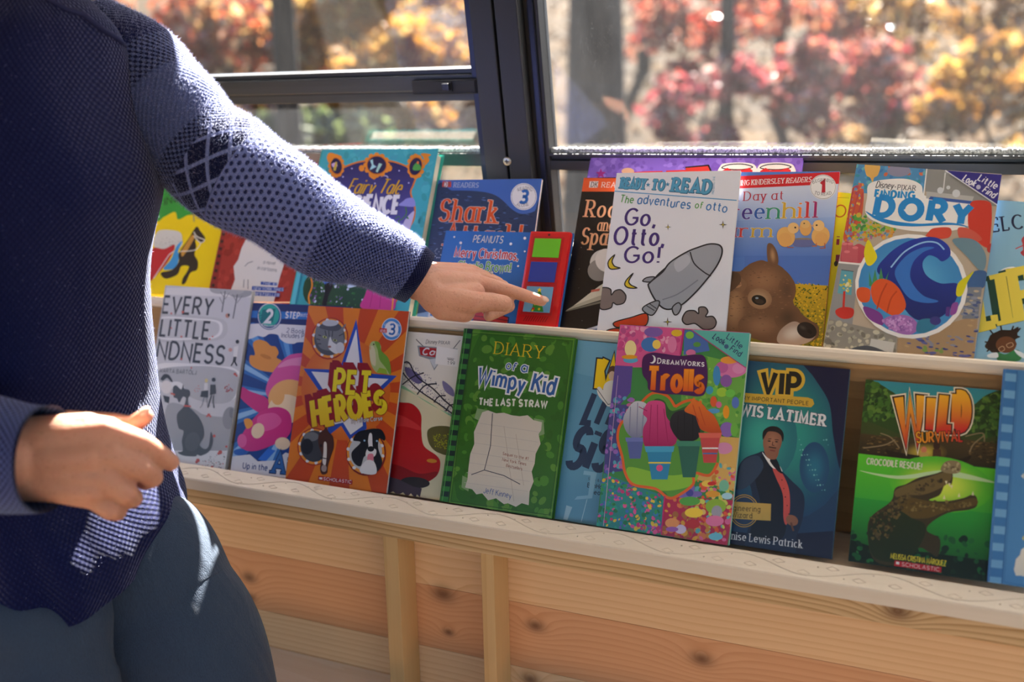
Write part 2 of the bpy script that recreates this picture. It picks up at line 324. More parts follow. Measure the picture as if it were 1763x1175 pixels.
def smoothpts(P,closed,sub=6):
    n=len(P)
    if n<3: return P
    out=[]
    rng=n if closed else n-1
    for i in range(rng):
        if closed: p0,p1,p2,p3=P[i-1],P[i],P[(i+1)%n],P[(i+2)%n]
        else: p0,p1,p2,p3=P[max(i-1,0)],P[i],P[i+1],P[min(i+2,n-1)]
        for j in range(sub):
            t=j/sub
            out.append(tuple(.5*((2*p1[a])+(-p0[a]+p2[a])*t+(2*p0[a]-5*p1[a]+4*p2[a]-p3[a])*t*t+(-p0[a]+3*p1[a]-3*p2[a]+p3[a])*t**3) for a in (0,1)))
    if not closed: out.append(P[-1])
    return out
def clip(poly,w,h):
    for ax,lim,sg in ((0,0,1),(0,w,-1),(1,0,1),(1,h,-1)):
        if not poly: return poly
        if all((p[ax]-lim)*sg>=0 for p in poly): continue
        o=[]
        for i in range(len(poly)):
            a,b=poly[i-1],poly[i]; ia,ib=(a[ax]-lim)*sg>=0,(b[ax]-lim)*sg>=0
            if ia!=ib:
                t=(lim-a[ax])/(b[ax]-a[ax]); o.append((a[0]+(b[0]-a[0])*t,a[1]+(b[1]-a[1])*t))
            if ib: o.append(b)
        poly=o
    return poly
class Art:
    """printed picture of one cover: flat coloured polygons in 0.1 mm, later colours printed over earlier ones"""
    def __init__(s,w,h): s.w=w*1e4; s.h=h*1e4; s.v=[];s.f=[];s.c=[];s.z=0.
    def up(s,k=1.): s.z+=.07*k
    def poly(s,P,col,dz=0.,box=None):
        pass_=col
        x0,x1,y0,y1=box or (min(p[0] for p in P),max(p[0] for p in P),min(p[1] for p in P),max(p[1] for p in P))
        P=clip(P,s.w,s.h)
        if len(P)<3: return
        ar=sum(P[i-1][0]*P[i][1]-P[i][0]*P[i-1][1] for i in range(len(P)))
        if abs(ar)<1e-3: return
        if ar<0: P=P[::-1]
        n=len(s.v); s.v+=[(p[0]*1e-4,p[1]*1e-4,(s.z+dz)*1e-4) for p in P]; s.f.append(tuple(range(n,n+len(P))))
        if '>' in col or '|' in col:
            a,b=map(hx,col.replace('|','>').split('>'))
            for p in P:
                t=(y1-p[1])/max(y1-y0,1e-6) if '>' in col else (p[0]-x0)/max(x1-x0,1e-6)
                t=min(1,max(0,t)); s.c.append(tuple(a[i]+(b[i]-a[i])*t for i in range(3)))
        else: s.c+=[hx(col)]*len(P)
    def ell(s,col,g,n=26):
        x,y,ax,ay,bx,by=g
        P=[(x+ax*math.cos(2*math.pi*i/n)+bx*math.sin(2*math.pi*i/n),y+ay*math.cos(2*math.pi*i/n)+by*math.sin(2*math.pi*i/n)) for i in range(n)]
        if '*' in col:
            a,b=map(hx,col.split('*')); K=7
            for r in range(K):
                q0,q1=r/K,(r+1)/K
                for i in range(n):
                    j=(i+1)%n; Q=[((P[i][0]-x)*q0+x,(P[i][1]-y)*q0+y),((P[i][0]-x)*q1+x,(P[i][1]-y)*q1+y),((P[j][0]-x)*q1+x,(P[j][1]-y)*q1+y),((P[j][0]-x)*q0+x,(P[j][1]-y)*q0+y)]
                    if r==0: Q=Q[1:3]+[(x,y)]
                    cc=[q1]*4
                    Q=clip(Q,s.w,s.h)
                    if len(Q)<3: continue
                    ar=sum(Q[k-1][0]*Q[k][1]-Q[k][0]*Q[k-1][1] for k in range(len(Q)))
                    if ar<0: Q=Q[::-1]
                    m=len(s.v); s.v+=[(p[0]*1e-4,p[1]*1e-4,s.z*1e-4) for p in Q]; s.f.append(tuple(range(m,m+len(Q))))
                    for p in Q:
                        # radius fraction by solving in the ellipse frame
                        det=ax*by-bx*ay; u=((p[0]-x)*by-(p[1]-y)*bx)/det; v=(ax*(p[1]-y)-ay*(p[0]-x))/det; t=min(1,math.hypot(u,v)); t=t*t*(3-2*t)
                        s.c.append(tuple(a[k]+(b[k]-a[k])*t for k in range(3)))
        else: s.poly(P,col)
    def text(s,txt,seg,H,col,wd,k):
        x0,y0,x1,y1=seg; L=math.hypot(x1-x0,y1-y0); ca,sa=(x1-x0)/L,(y1-y0)/L
        rn=random.Random(len(txt)*7+int(H)); gl=[];adv=0.; sp=.17+wd*.75
        caps=k.get('caps')
        serif=k.get('serif',0); 
        if serif: sp+=.06*min(1,serif)
        for ch in txt:
            if ch==' ': adv+=.34; gl.append(None); continue
            sc=1.
            if caps and ch.islower(): ch=ch.upper(); sc=.76
            w,st=glyph(ch); gl.append((adv,w*sc,[[(p[0]*sc,p[1]*sc) for p in q] for q in st],ch)); adv+=w*sc+sp
        tot=max(adv-sp,.02)+wd
        fx=L/(tot*H) if len(txt)>1 or tot>.2 else 1.
        fx=min(max(fx,.3),2.2); tall=k.get('tall'); slant=k.get('slant',0); bend=k.get('bend',0); jit=k.get('jit',0); kk=k.get('k',1.)
        strokes=[];gi=0
        for g in gl:
            if g is None: continue
            a,w,st,ch=g; t=(a+w/2)/max(tot,.01); hs=tall[min(gi,len(tall)-1)] if tall else 1.; gi+=1
            if k.get('shrink'): hs=1+(k['shrink']-1)*t
            jy=rn.uniform(-jit,jit); jr=rn.uniform(-jit,jit)*1.2; br=0; by=0
            if bend: by=bend*4*t*(1-t)*L/H*.28; br=bend*(1-2*t)*1.1
            cx=(a+w/2+wd/2)*fx
            def tf(p):
                x=(a+p[0]+wd/2)*fx; y=p[1]*hs
                x+=slant*y; dx,dy=x-cx,y-.4; rr=jr+br
                x=cx+dx*math.cos(rr)-dy*math.sin(rr); y=.4+dx*math.sin(rr)+dy*math.cos(rr)+jy+by
                x*=H;y*=H
                return (x0+x*ca-y*sa,y0+x*sa+y*ca)
            for q in st:
                # inset stroke ends by half a line so the letter keeps its height
                strokes.append(([tf(p) for p in q],1))
                if serif and ch not in '.,!:-#&':
                    for e,nb in ((q[0],q[1]),(q[-1],q[-2])):
                        dy=abs(e[1]-nb[1]);dx=abs(e[0]-nb[0])
                        if dy>dx*.9 and min(abs(e[1]-v) for v in (0,1,.66,-.32,.76))<.03 and ch not in 'SCGsce2369Oo':
                            sw=(.13+wd*.5)*serif if serif<1 else .1+wd*.45
                            lo=e[1]; half=ch in 'hnmrbikldpu1jt' and e[1]>.4
                            strokes.append(([tf((e[0]-sw/fx*1.0,lo)),tf((e[0]+(sw*.0 if half else sw)/fx,lo))],.45))
                        elif dx>dy and ch in 'EFLTZz':
                            s2=.2; strokes.append(([tf((e[0],e[1])),tf((e[0],e[1]+(s2 if e[1]<.3 else -s2)))],.6))
        WD=wd*H
        def draw(colr,extra,dx=0.,dy=0.,zz=0.):
            ys=[p[1] for q,_ in strokes for p in q]; xs=[p[0] for q,_ in strokes for p in q]
            box=(min(xs),max(xs),min(ys),max(ys))
            for i,(q,f) in enumerate(strokes):
                for Q in strokepoly([(p[0]+dx,p[1]+dy) for p in q],WD*f+2*extra*H,1. if f<1 else kk+(1-kk)*min(1,extra*8),ext=extra*H+(WD*.0)): s.poly(Q,colr,zz+(i%6)*.006,box)
        if 'ext' in k:
            ex,ey,ec,n=k['ext']; e0=k['ol'][0][1] if 'ol' in k else 0
            n=max(n,3)*2
            for i in range(n,0,-1): draw(ec,e0,ex*H*i/n,ey*H*i/n); s.up(.5)
        for c2,ex in sorted(k.get('ol',[]),key=lambda o:-o[1]): draw(c2,ex); s.up()
        draw(col,0)
    def run(s,ops):
        for op in ops:
            kind=op[0]
            if kind in 'ps':
                P=list(zip(op[2][::2],op[2][1::2])); P=smoothpts(P,True) if kind=='s' else P; s.poly(P,op[1])
            elif kind=='e': s.ell(op[1],op[2])
            elif kind=='l':
                P=list(zip(op[3][::2],op[3][1::2])); cl=P[0]==P[-1] and len(P)>3
                if op[4]: P=smoothpts(P[:-1],True)+[P[0]] if cl else smoothpts(P,False)
                for i,Q in enumerate(strokepoly(P,op[2])): s.poly(Q,op[1],(i%4)*.01)
            elif kind=='t': s.text(op[1],op[2],op[3],op[4],op[5],op[6])
            elif kind=='r':
                _,cols,pp,n,r,seed,el=op; P=list(zip(pp[::2],pp[1::2])); rn=random.Random(seed); x0,x1=min(p[0] for p in P),max(p[0] for p in P); y0,y1=min(p[1] for p in P),max(p[1] for p in P); c=0;g=0
                while c<n and g<n*20:
                    g+=1; x,y=rn.uniform(x0,x1),rn.uniform(y0,y1); ins=False
                    for i in range(len(P)):
                        a,b=P[i-1],P[i]
                        if (a[1]>y)!=(b[1]>y) and x<(b[0]-a[0])*(y-a[1])/(b[1]-a[1])+a[0]: ins=not ins
                    if not ins: continue
                    rr=r*rn.uniform(.5,1.15); an=rn.uniform(-.25,.25) if el>1 else rn.uniform(0,6.28); e2=rr/(el if el>1 else rn.uniform(1,1.8)); e1=rr*(1 if el>1 else 1)
                    m=7 if r<20 else 9
                    P2=[(x+e1*math.cos(an)*math.cos(6.283*i/m)-e2*math.sin(an)*math.sin(6.283*i/m),y+e1*math.sin(an)*math.cos(6.283*i/m)+e2*math.cos(an)*math.sin(6.283*i/m)) for i in range(m)]
                    s.poly(P2,rn.choice(cols),(c%24)*.015); c+=1
                s.up(5)
            s.up()
# ---------------------------------------------------------------- the covers
ART={
'every':[
("p","c9cacd",[0,0,1522,0,1522,2418,0,2418]),
("p","dcdcdc",[-273,2369,1537,2465,1521,2329,-254,2276]),
("s","bfc0c2",[-73,1982,676,2018,1075,1999,1181,1882,1124,1743,829,1676,1,1627]),
("s","e2e2e2",[-66,1948,683,1985,1010,1972,1098,1876,1050,1765,823,1710,-6,1661]),
("s","c3c4c6",[-61,1925,688,1962,972,1953,1043,1872,1006,1780,818,1732,-11,1684]),
("s","e4e4e4",[69,1298,1087,1359,1421,1343,1588,1181,1397,899,899,895,538,996,140,960]),
("s","b5b7ba",[141,1235,812,1336,1314,1334,1478,1259,1493,1040,1397,899,1131,851,728,902,520,1085,179,1055]),
("s","a4a6aa",[357,753,787,751,1025,685,1436,694,1643,748,1516,277,1033,222,475,180]),
("p","e0e0e0",[484,137,1520,256,1520,-26,525,-59]),
("e","a9abae",[939,2410,166,9,12,-63]),
("e","9fa1a4",[1292,2384,203,11,13,-71]),
("e","aeb0b2",[1164,2400,192,10,12,-58]),
("l","6c6e74",20,[1040,2393,1042,2098],0),
("l","6c6e74",20,[1255,2359,1245,2021],0),
("l","77797e",9,[1062,2281,960,2377],0),
("l","77797e",9,[1062,2281,1114,2374],0),
("l","77797e",9,[1263,2247,1173,2355],0),
("l","77797e",9,[1270,2236,1341,2342],0),
("l","77797e",9,[1034,2211,961,2298],0),
("t","EVERY",[-17,2028,885,2039],230,"3c3e45",0.155,{"bend": 0.02}),
("t","LITTLE",[14,1704,892,1715],229,"3c3e45",0.155,{}),
("t","KINDNESS",[-252,1387,1206,1391],241,"3c3e45",0.155,{}),
("t","MARTA BARTÓLJ",[122,1187,774,1214],54,"4a4c52",0.14,{}),
("e","c9584e",[169,2025,17,1,3,-13]),
("e","c9584e",[367,2056,23,2,4,-18]),
("e","c9584e",[211,1820,15,1,2,-11]),
("e","c9584e",[413,1714,17,2,3,-13]),
("e","c9584e",[906,1716,17,1,2,-13]),
("e","c9584e",[949,1753,14,1,2,-11]),
("e","c9584e",[476,1404,17,1,2,-13]),
("e","c9584e",[672,1298,14,1,2,-12]),
("e","c9584e",[1420,1276,22,2,4,-17]),
("e","c9584e",[1451,1257,16,1,3,-13]),
("e","c9584e",[1093,692,24,3,4,-19]),
("e","c9584e",[1069,672,16,2,3,-13]),
("e","c9584e",[1124,673,17,2,3,-13]),
("e","c9584e",[1237,421,24,3,4,-19]),
("e","c9584e",[1378,218,32,4,5,-26]),
("e","c9584e",[1355,198,21,2,3,-17]),
("e","c9584e",[1030,68,30,3,5,-24]),
("e","c9584e",[1012,44,22,2,4,-18]),
("e","c9584e",[1282,10,21,3,3,-17]),
("e","c9584e",[1465,304,19,2,3,-15]),
("r",["c9584e","d06a5c"],[776,1018,850,1070,880,994,799,976],9,9,3,1.0),
("r",["c9584e","b94a44"],[1279,1087,1353,1127,1450,1080,1414,1022,1303,1033],18,11,4,1.0),
("s","4a4c52",[554,637,644,759,663,873,603,890,562,807,509,858,448,875,409,996,459,1035,555,987,578,1057,608,1003,697,989,724,924,699,876,741,768,919,652,1027,530,1067,402,1022,276,1114,231,1173,282,1173,469,1228,354,1200,219,1077,139,1007,142,970,116,776,104,670,136,749,167,709,296,710,430,618,465]),
("e","55575d",[890,305,124,-12,-17,-130]),
("l","d0584f",20,[650,771,768,775],0),
("e","e3dfdc",[293,997,94,8,18,-90]),
("s","3a3b40",[169,1100,214,1168,301,1168,380,1096,373,1072,282,1121,217,1081]),
("p","3a3b40",[259,880,377,868,381,778,306,793]),
("l","cf6a58",23,[387,919,465,904],0),
("e","d8c98a",[962,1147,27,3,5,-26]),
("p","d8d8d8",[935,1111,996,1117,1020,1018,949,1012]),
("p","3d3f45",[907,997,1020,1018,1034,920,903,918]),
("l","8b8d90",11,[966,913,958,812,930,769],0),
("l","8b8d90",11,[1007,917,1060,789],0),
("e","3d3f45",[1083,1169,33,3,5,-28]),
("p","45474d",[1041,1098,1128,1106,1160,987,1061,955]),
("l","3d3f45",18,[1088,958,1072,868,1061,782],0),
("l","3d3f45",17,[1123,961,1132,873,1165,792],0),
("e","3d3f45",[1381,1713,30,2,5,-27]),
("p","dedede",[1333,1635,1409,1664,1417,1509,1348,1514]),
("l","3d3f45",20,[1369,1505,1364,1427,1338,1380],0),
("l","3d3f45",20,[1395,1507,1389,1440,1434,1388],0),
("e","c99a90",[1286,1594,32,2,5,-26]),
("e","8f9196",[1444,684,113,-1,2,-151]),
("e","7d7f84",[1466,752,37,4,12,-64]),
("l","6c6e74",9,[-149,2235,-131,2119,-147,2024],0),
("e","44464c",[-131,2217,21,1,5,-21]),
("e","c08a7a",[1147,2055,33,2,6,-31]),
("e","3d3f45",[1168,2066,16,1,3,-20]),
("r",["4a4c52","55575c","c9584e"],[987,30,1450,270,1481,252,1459,10,1080,-14],40,9,5,1.0)],
'step':[
("p","2f6fb8",[0,0,1549,0,1549,2278,0,2278]),
("p","123f86",[900,1054,2690,1179,2694,862]),
("p","5f9bd6",[900,1054,2681,772,2650,640]),
("p","123f86",[900,1054,2623,554,2480,266]),
("p","5f9bd6",[900,1054,2427,189,2337,79]),
("p","123f86",[900,1054,2271,10,2002,-205]),
("p","5f9bd6",[900,1054,1916,-258,1778,-329]),
("p","123f86",[900,1054,1684,-370,1326,-477]),
("p","5f9bd6",[900,1054,1218,-496,1053,-515]),
("p","123f86",[900,1054,942,-521,548,-497]),
("p","8fbce4",[900,1054,436,-477,269,-437]),
("p","123f86",[900,1054,161,-404,-203,-244]),
("p","8fbce4",[900,1054,-300,-186,-439,-90]),
("p","123f86",[900,1054,-525,-21,-789,254]),
("p","8fbce4",[900,1054,-852,342,-935,478]),
("p","123f86",[900,1054,-981,571,-1088,915]),
("p","8fbce4",[900,1054,-1102,1016,-1109,1168]),
("p","123f86",[900,1054,-1104,1268,-1028,1613]),
("p","8fbce4",[900,1054,-989,1708,-918,1845]),
("p","123f86",[900,1054,-862,1932,-617,2208]),
("p","5f9bd6",[900,1054,-533,2277,-399,2372]),
("p","123f86",[900,1054,-305,2429,57,2583]),
("p","5f9bd6",[900,1054,168,2615,337,2651]),
("p","123f86",[900,1054,451,2667,855,2677]),
("p","5f9bd6",[900,1054,971,2667,1142,2640]),
("p","123f86",[900,1054,1253,2616,1626,2488]),
("p","5f9bd6",[900,1054,1727,2440,1870,2360]),
("p","123f86",[900,1054,1960,2302,2242,2067]),
("p","5f9bd6",[900,1054,2311,1992,2406,1874]),
("p","123f86",[900,1054,2461,1793,2612,1493]),
("p","5f9bd6",[900,1054,2642,1404,2676,1269]),
("s","dcdce0",[-19,1983,1633,2016,1638,1771,882,1780,732,1751,606,1758,510,1806,465,1858,337,1865,248,1820,151,1829,60,1793,-12,1795]),
("p","1d2f66",[-1,2269,1566,2286,1594,2001,-7,2006]),
("p","2a72c0",[-1,2169,1580,2187,1587,2092,-1,2071]),
("e","1d4f8c",[293,2104,198,8,29,-186]),
("e","dcdce0",[293,2104,186,8,27,-176]),
("e","1d4f8c",[293,2104,176,8,26,-165]),
("e","2aa79a",[285,2115,164,6,23,-150]),
("p","11727a",[165,2186,378,2210,363,2021,162,2002]),
("t","2",[223,2021,350,2021],166,"dcdce0",0.24,{}),
("t","STEP",[190,2028,139,2166],34,"11456e",0.2,{}),
("t","READING WITH HELP",[185,1976,446,1977],24,"dcdce0",0.16,{"bend": -0.25}),
("t","STEP",[545,2093,774,2089],80,"dcdce0",0.22,{}),
("t","INTO",[785,2116,909,2116],40,"dcdce0",0.17,{}),
("t","READING",[934,2091,1309,2093],78,"dcdce0",0.22,{}),
("t","2 Books in 1!",[594,1898,1095,1892],58,"2c3c70",0.13,{}),
("t","Includes Poster!",[526,1828,1104,1835],59,"2c3c70",0.13,{}),
("s","dd9340",[88,1719,159,1776,289,1761,378,1707,458,1697,517,1621,496,1553,588,1506,540,1371,353,1360,189,1390,83,1450,66,1556,143,1574]),
("e","c97e30",[322,1557,93,-22,-7,-25]),
("s","d8559a",[390,1124,428,1285,528,1449,636,1561,752,1615,998,1620,1016,1400,994,1242,746,1252,639,1140,531,1028,438,1022]),
("s","e58ab8",[532,1423,642,1522,821,1571,974,1580,974,1475,745,1462]),
("s","c72a7c",[7,1125,143,1081,442,996,440,812,279,826,-4,991]),
("e","e9b068",[782,1020,333,23,39,-257]),
("e","efd6b0",[740,886,274,21,30,-192]),
("e","e9b068",[589,1058,108,8,20,-129]),
("s","cc2f80",[210,663,373,833,613,903,809,840,871,638,799,503,628,410,393,312,206,295,67,362,109,497]),
("s","dd5a9c",[323,750,564,821,703,728,596,615,383,572]),
("e","e8cfae",[352,569,98,-20,-27,-100]),
("e","e8cfae",[763,435,116,10,13,-81]),
("e","dd5a9c",[122,419,75,6,14,-88]),
("s","e39a3a",[109,694,202,715,261,640,175,581]),
("s","1c5cb0",[17,278,139,315,226,271,153,225,41,228]),
("p","2d6fd0",[411,196,544,351,670,336,539,182]),
("p","dcdce0",[-2,198,277,249,416,171,690,209,827,325,1015,291,1035,-39,-14,-26]),
("t","Up in the",[187,58,582,65],77,"26407c",0.17,{}),
("t","A",[643,56,861,59],233,"2f66a6",0.2,{"ol": [("16305e",0.06)],"serif": 1,"skel": 0.25}),
("t","ir!",[883,61,1140,68],202,"2f66a6",0.2,{"ol": [("16305e",0.06)]})],
'pet':[
("p","c2491c",[0,0,1506,0,1506,2276,0,2276]),
("p","d97a1e",[735,1232,2832,1276,2808,905]),
("p","d97a1e",[735,1232,2698,547,2508,216]),
("p","d97a1e",[735,1232,2243,-76,1911,-318]),
("p","d97a1e",[735,1232,1523,-500,1092,-612]),
("p","d97a1e",[735,1232,635,-648,168,-602]),
("p","d97a1e",[735,1232,-287,-473,-709,-264]),
("p","d97a1e",[735,1232,-1077,20,-1370,366]),
("p","d97a1e",[735,1232,-1571,759,-1666,1180]),
("p","d97a1e",[735,1232,-1649,1607,-1521,2018]),
("p","d97a1e",[735,1232,-1287,2389,-962,2703]),
("p","d97a1e",[735,1232,-565,2944,-117,3102]),
("p","d97a1e",[735,1232,358,3172,837,3154]),
("p","d97a1e",[735,1232,1298,3053,1721,2877]),
("p","d97a1e",[735,1232,2091,2636,2395,2342]),
("p","d97a1e",[735,1232,2624,2008,2770,1649]),
("e","e8a45a*d0681f",[720,1230,661,54,99,-644]),
("p","2b4fae",[752,2136,972,1457,1449,1458,1144,1135,1047,1007,1112,764,889,605,732,765,548,609,515,1010,51,1447,600,1470]),
("p","dcdce0",[771,2009,922,1453,931,1398,1334,1409,1083,1160,1013,1004,1050,795,888,668,755,810,613,766,575,1016,178,1418,616,1425,670,1556]),
("e","a02a1e",[389,1863,284,-33,-25,-271]),
("e","e09030",[388,1866,264,-31,-23,-254]),
("e","dcdce0",[630,1840,26,1,3,-21]),
("e","dcdce0",[580,1708,24,-12,-11,-17]),
("e","dcdce0",[458,1636,11,-21,-22,-8]),
("e","dcdce0",[308,1651,-5,-22,-24,5]),
("e","dcdce0",[188,1749,-20,-15,-17,15]),
("e","dcdce0",[144,1892,-28,-2,-3,21]),
("e","dcdce0",[194,2026,-24,12,12,17]),
("e","dcdce0",[319,2097,-12,22,22,8]),
("e","dcdce0",[469,2080,5,22,24,-5]),
("e","dcdce0",[587,1982,20,14,17,-16]),
("e","51555a",[388,1866,234,-27,-20,-223]),
("e","b9bcc0",[367,2063,120,7,6,-41]),
("s","74777a",[176,2014,258,1979,488,1967,607,2069,579,1960,617,1808,525,1725,407,1705,266,1734,189,1833,158,1935]),
("l","3c3f42",13,[306,1964,333,1893],0),
("l","3c3f42",13,[361,1967,380,1883],0),
("l","3c3f42",13,[422,1963,425,1886],0),
("l","3c3f42",13,[257,1889,210,1899],0),
("l","3c3f42",13,[250,1836,187,1846],0),
("l","3c3f42",13,[273,1786,213,1782],0),
("l","3c3f42",13,[527,1905,583,1934],0),
("s","d4d6d8",[395,1884,444,1823,547,1778,610,1756,533,1675,454,1695,385,1755]),
("e","b8c070",[314,1877,33,-8,-4,-15]),
("e","a8b070",[476,1845,33,-7,-4,-14]),
("e","222",[314,1877,12,0,2,-13]),
("e","222",[476,1845,12,1,2,-12]),
("e","996a62",[406,1756,26,2,2,-15]),
("e","c9ccd0",[566,1754,65,4,10,-71]),
("s","a9b878",[1001,1807,1036,1865,1110,1860,1165,1818,1185,1744,1281,1675,1342,1554,1348,1468,1252,1478,1152,1478,1067,1560,1020,1682]),
("s","6f9c34",[1066,1862,1140,1854,1183,1756,1290,1676,1347,1555,1355,1461,1271,1549,1171,1642,1124,1765]),
("s","c9c4a0",[1006,1795,1061,1799,1102,1713,1124,1564,1063,1585,1023,1682]),
("e","222",[1059,1829,12,1,2,-10]),
("p","c8a878",[995,1807,1021,1814,1030,1754,1008,1762]),
("p","8fb030",[1185,1543,1288,1526,1312,1465,1152,1478]),
("e","dcdce0",[1289,2037,145,8,21,-142]),
("e","4a86c4",[1289,2037,136,8,20,-135]),
("e","dcdce0",[1289,2037,99,6,14,-100]),
("t","3",[1247,1972,1347,1973],130,"2c66ae",0.2,{"serif": 1}),
("t","SCHOLASTIC READER",[1175,2071,1399,2071],22,"dcdce0",0.14,{"bend": 0.5}),
("t","PRE-LEVEL READER",[1195,1971,1407,1974],22,"dcdce0",0.14,{"bend": -0.5}),
("p","c8281e",[1112,2042,1220,2040,1228,1985,1114,1989]),
("t","LEVEL",[1130,1997,1215,1995],28,"dcdce0",0.15,{}),
("t","HEROES",[322,708,1363,1015],352,"e8d826>d8b020",0.22,{"ext": (-0.22,0.19,"8f1d22",6),"ol": [("7a1518",0.02)],"shrink": 0.66}),
("t","PET",[542,1185,1110,1207],282,"e8d826",0.22,{"tall": [1,0.92,0.92],"ext": (-0.26,0.3,"8f1d22",6),"ol": [("7a1518",0.02)]}),
("t","By Nicole Corse",[881,812,1323,893],49,"dcdce0",0.15,{"ol": [("5a2a20",0.06)]}),
("e","a02a1e",[375,465,254,26,38,-238]),
("e","e09030",[375,465,236,25,35,-223]),
("e","dcdce0",[593,452,16,-18,-19,-12]),
("e","dcdce0",[548,333,1,-22,-23,0]),
("e","dcdce0",[437,265,-15,-19,-19,11]),
("e","dcdce0",[302,273,-25,-8,-8,18]),
("e","dcdce0",[194,354,-27,7,6,20]),
("e","dcdce0",[154,479,-16,18,20,12]),
("e","dcdce0",[200,599,-1,23,24,0]),
("e","dcdce0",[312,667,16,19,20,-11]),
("e","dcdce0",[448,658,25,7,8,-19]),
("e","dcdce0",[555,575,26,-6,-7,-19]),
("e","3d4046",[374,470,207,22,32,-198]),
("e","6c7075",[311,585,113,12,9,-59]),
("e","24262b",[271,455,89,9,16,-100]),
("s","4a2a1e",[437,649,490,692,514,732,562,673,636,618,670,496,645,368,620,240,619,153,548,132,507,203,513,354,449,473,419,571]),
("s","d8d2cc",[515,530,556,522,581,361,580,248,533,281,526,405]),
("l","2a2220",12,[486,338,636,329],0),
("e","1c1614",[477,488,18,2,3,-19]),
("e","9a8a84",[566,209,41,5,7,-44]),
("e","7f1f1a",[1148,463,287,31,42,-278]),
("e","e09030",[1142,470,270,29,39,-261]),
("e","dcdce0",[1395,454,15,-17,-18,-11]),
("e","dcdce0",[1357,335,3,-21,-23,-2]),
("e","dcdce0",[1261,252,-9,-20,-20,8]),
("e","dcdce0",[1133,227,-20,-14,-13,15]),
("e","dcdce0",[1007,266,-26,-2,-3,20]),
("e","dcdce0",[915,361,-24,9,9,19]),
("e","dcdce0",[885,486,-16,18,18,12]),
("e","dcdce0",[923,607,-3,22,23,2]),
("e","dcdce0",[1021,691,10,20,21,-8]),
("e","dcdce0",[1150,714,21,14,14,-15]),
("e","dcdce0",[1276,673,25,2,3,-20]),
("e","dcdce0",[1365,578,24,-9,-8,-18]),
("e","b8bcc0",[1141,475,237,25,34,-230]),
("s","1d1e22",[950,649,1004,716,1114,752,1226,775,1327,772,1395,693,1388,643,1314,660,1318,538,1399,375,1331,257,1248,432,1135,420,1096,293,989,330,942,449,1052,585,948,599]),
("s","dcdce0",[1164,707,1203,699,1236,554,1294,511,1276,435,1163,423,1148,483,1173,547,1157,620]),
("e","17181b",[1212,522,48,5,5,-34]),
("s","d87f92",[1182,450,1258,458,1264,360,1229,325,1186,364]),
("e","8fb6d8",[1106,615,14,1,2,-12]),
("e","8fb6d8",[1285,628,14,1,2,-12]),
("s","dcdce0",[1089,243,1170,375,1287,363,1334,233,1195,205]),
("p","a81d22",[498,106,1008,110,1010,54,501,52]),
("t","SCHOLASTIC",[580,61,994,67],37,"dcdce0",0.15,{}),
("p","dcdce0",[515,91,563,91,564,66,516,66])],
'cars':[
("p","e4e0d6",[0,0,1524,0,1524,2025,0,2025]),
("s","d9d4b4",[16,1337,382,1309,748,1233,1197,1010,1484,897,1659,-218,326,-415]),
("s","8fc79a",[309,1315,488,1270,787,1163,1201,986,1544,856,1514,1044,1136,1052,760,1160,392,1335]),
("r",["5a5570","746f8a","8a86a0"],[334,1670,731,1505,1140,1199,1157,1006,748,1233,385,1372],260,8,7,1.0),
("s","6a6290",[380,1573,560,1514,660,1423,583,1379,427,1464]),
("s","7d78a0",[934,1449,1086,1365,1115,1270,981,1330]),
("l","2e2c36",18,[343,1620,427,1628,569,1465,814,1339,1001,1209,1182,1106],1),
("l","2e2c36",17,[376,1346,513,1460,657,1523],1),
("l","2e2c36",18,[606,1244,698,1365,859,1405],1),
("l","2e2c36",17,[856,1170,912,1250,1005,1271],1),
("l","2e2c36",17,[1036,1078,1078,1156,1144,1170],1),
("l","2e2c36",17,[332,1518,593,1317,897,1174,1165,1043],1),
("t","Disney",[619,1890,777,1898],50,"3c3a40",0.1,{"slant": 0.15}),
("t","PIXAR",[799,1902,959,1908],37,"4a484e",0.13,{"serif": 1}),
("l","4a4a4e",10,[475,1934,604,1844],0),
("l","4a4a4e",10,[1092,1970,1008,1847],0),
("p","8b9298",[508,1856,1074,1862,1070,1802,887,1737,796,1565,704,1697,553,1727]),
("p","b3262c",[539,1839,786,1844,783,1728,573,1741]),
("t","C",[582,1752,675,1754],79,"dcdce0",0.22,{"slant": 0.3}),
("t","a",[683,1755,767,1757],74,"dcdce0",0.22,{"slant": 0.3}),
("p","c9ced2",[704,1697,887,1737,792,1590]),
("p","eceae6",[782,1871,1089,1853,1102,1637,796,1647]),
("t","1.99",[961,1659,1065,1659],39,"4a4a50",0.14,{}),
("l","5a5a60",10,[959,1719,1043,1716],0),
("l","77777c",7,[948,1735,1048,1734],0),
("s","5d5c34",[830,823,944,885,1135,894,1175,813,1160,570,1024,566,920,614,850,703]),
("r",["a8b020","8a9428"],[906,783,1121,807,1126,614,959,631],80,10,9,1.0),
("s","b51c22",[60,1089,400,1123,571,1116,702,1006,740,813,808,625,1003,527,1067,438,1042,290,870,171,594,159,392,181,216,208]),
("s","c9363a",[95,891,369,970,667,879,721,811,450,830,121,743]),
("s","8a1218",[190,353,506,343,796,282,1035,337,1020,263,843,167,507,172,220,183]),
("e","c8862a",[946,457,71,3,2,-24]),
("e","2c2a2c",[760,168,204,12,4,-67]),
("p","433a48",[332,198,535,175,741,117,866,110,857,0,811,30,792,-21,727,31,680,-20,616,28,540,-19,477,21,372,-30])],
'diary':[
("p","3c7a1f",[0,0,1431,0,1431,2106,0,2106]),
("s","2f6a1c",[208,2061,1284,2078,1456,162,201,74]),
("r",["2c6418","48882a","34701c","5a9030"],[72,2074,1418,2089,1427,22,104,13],220,63,11,1.0),
("l","2a5a16",7,[102,2052,1397,2064,1400,41,135,23,102,2052],0),
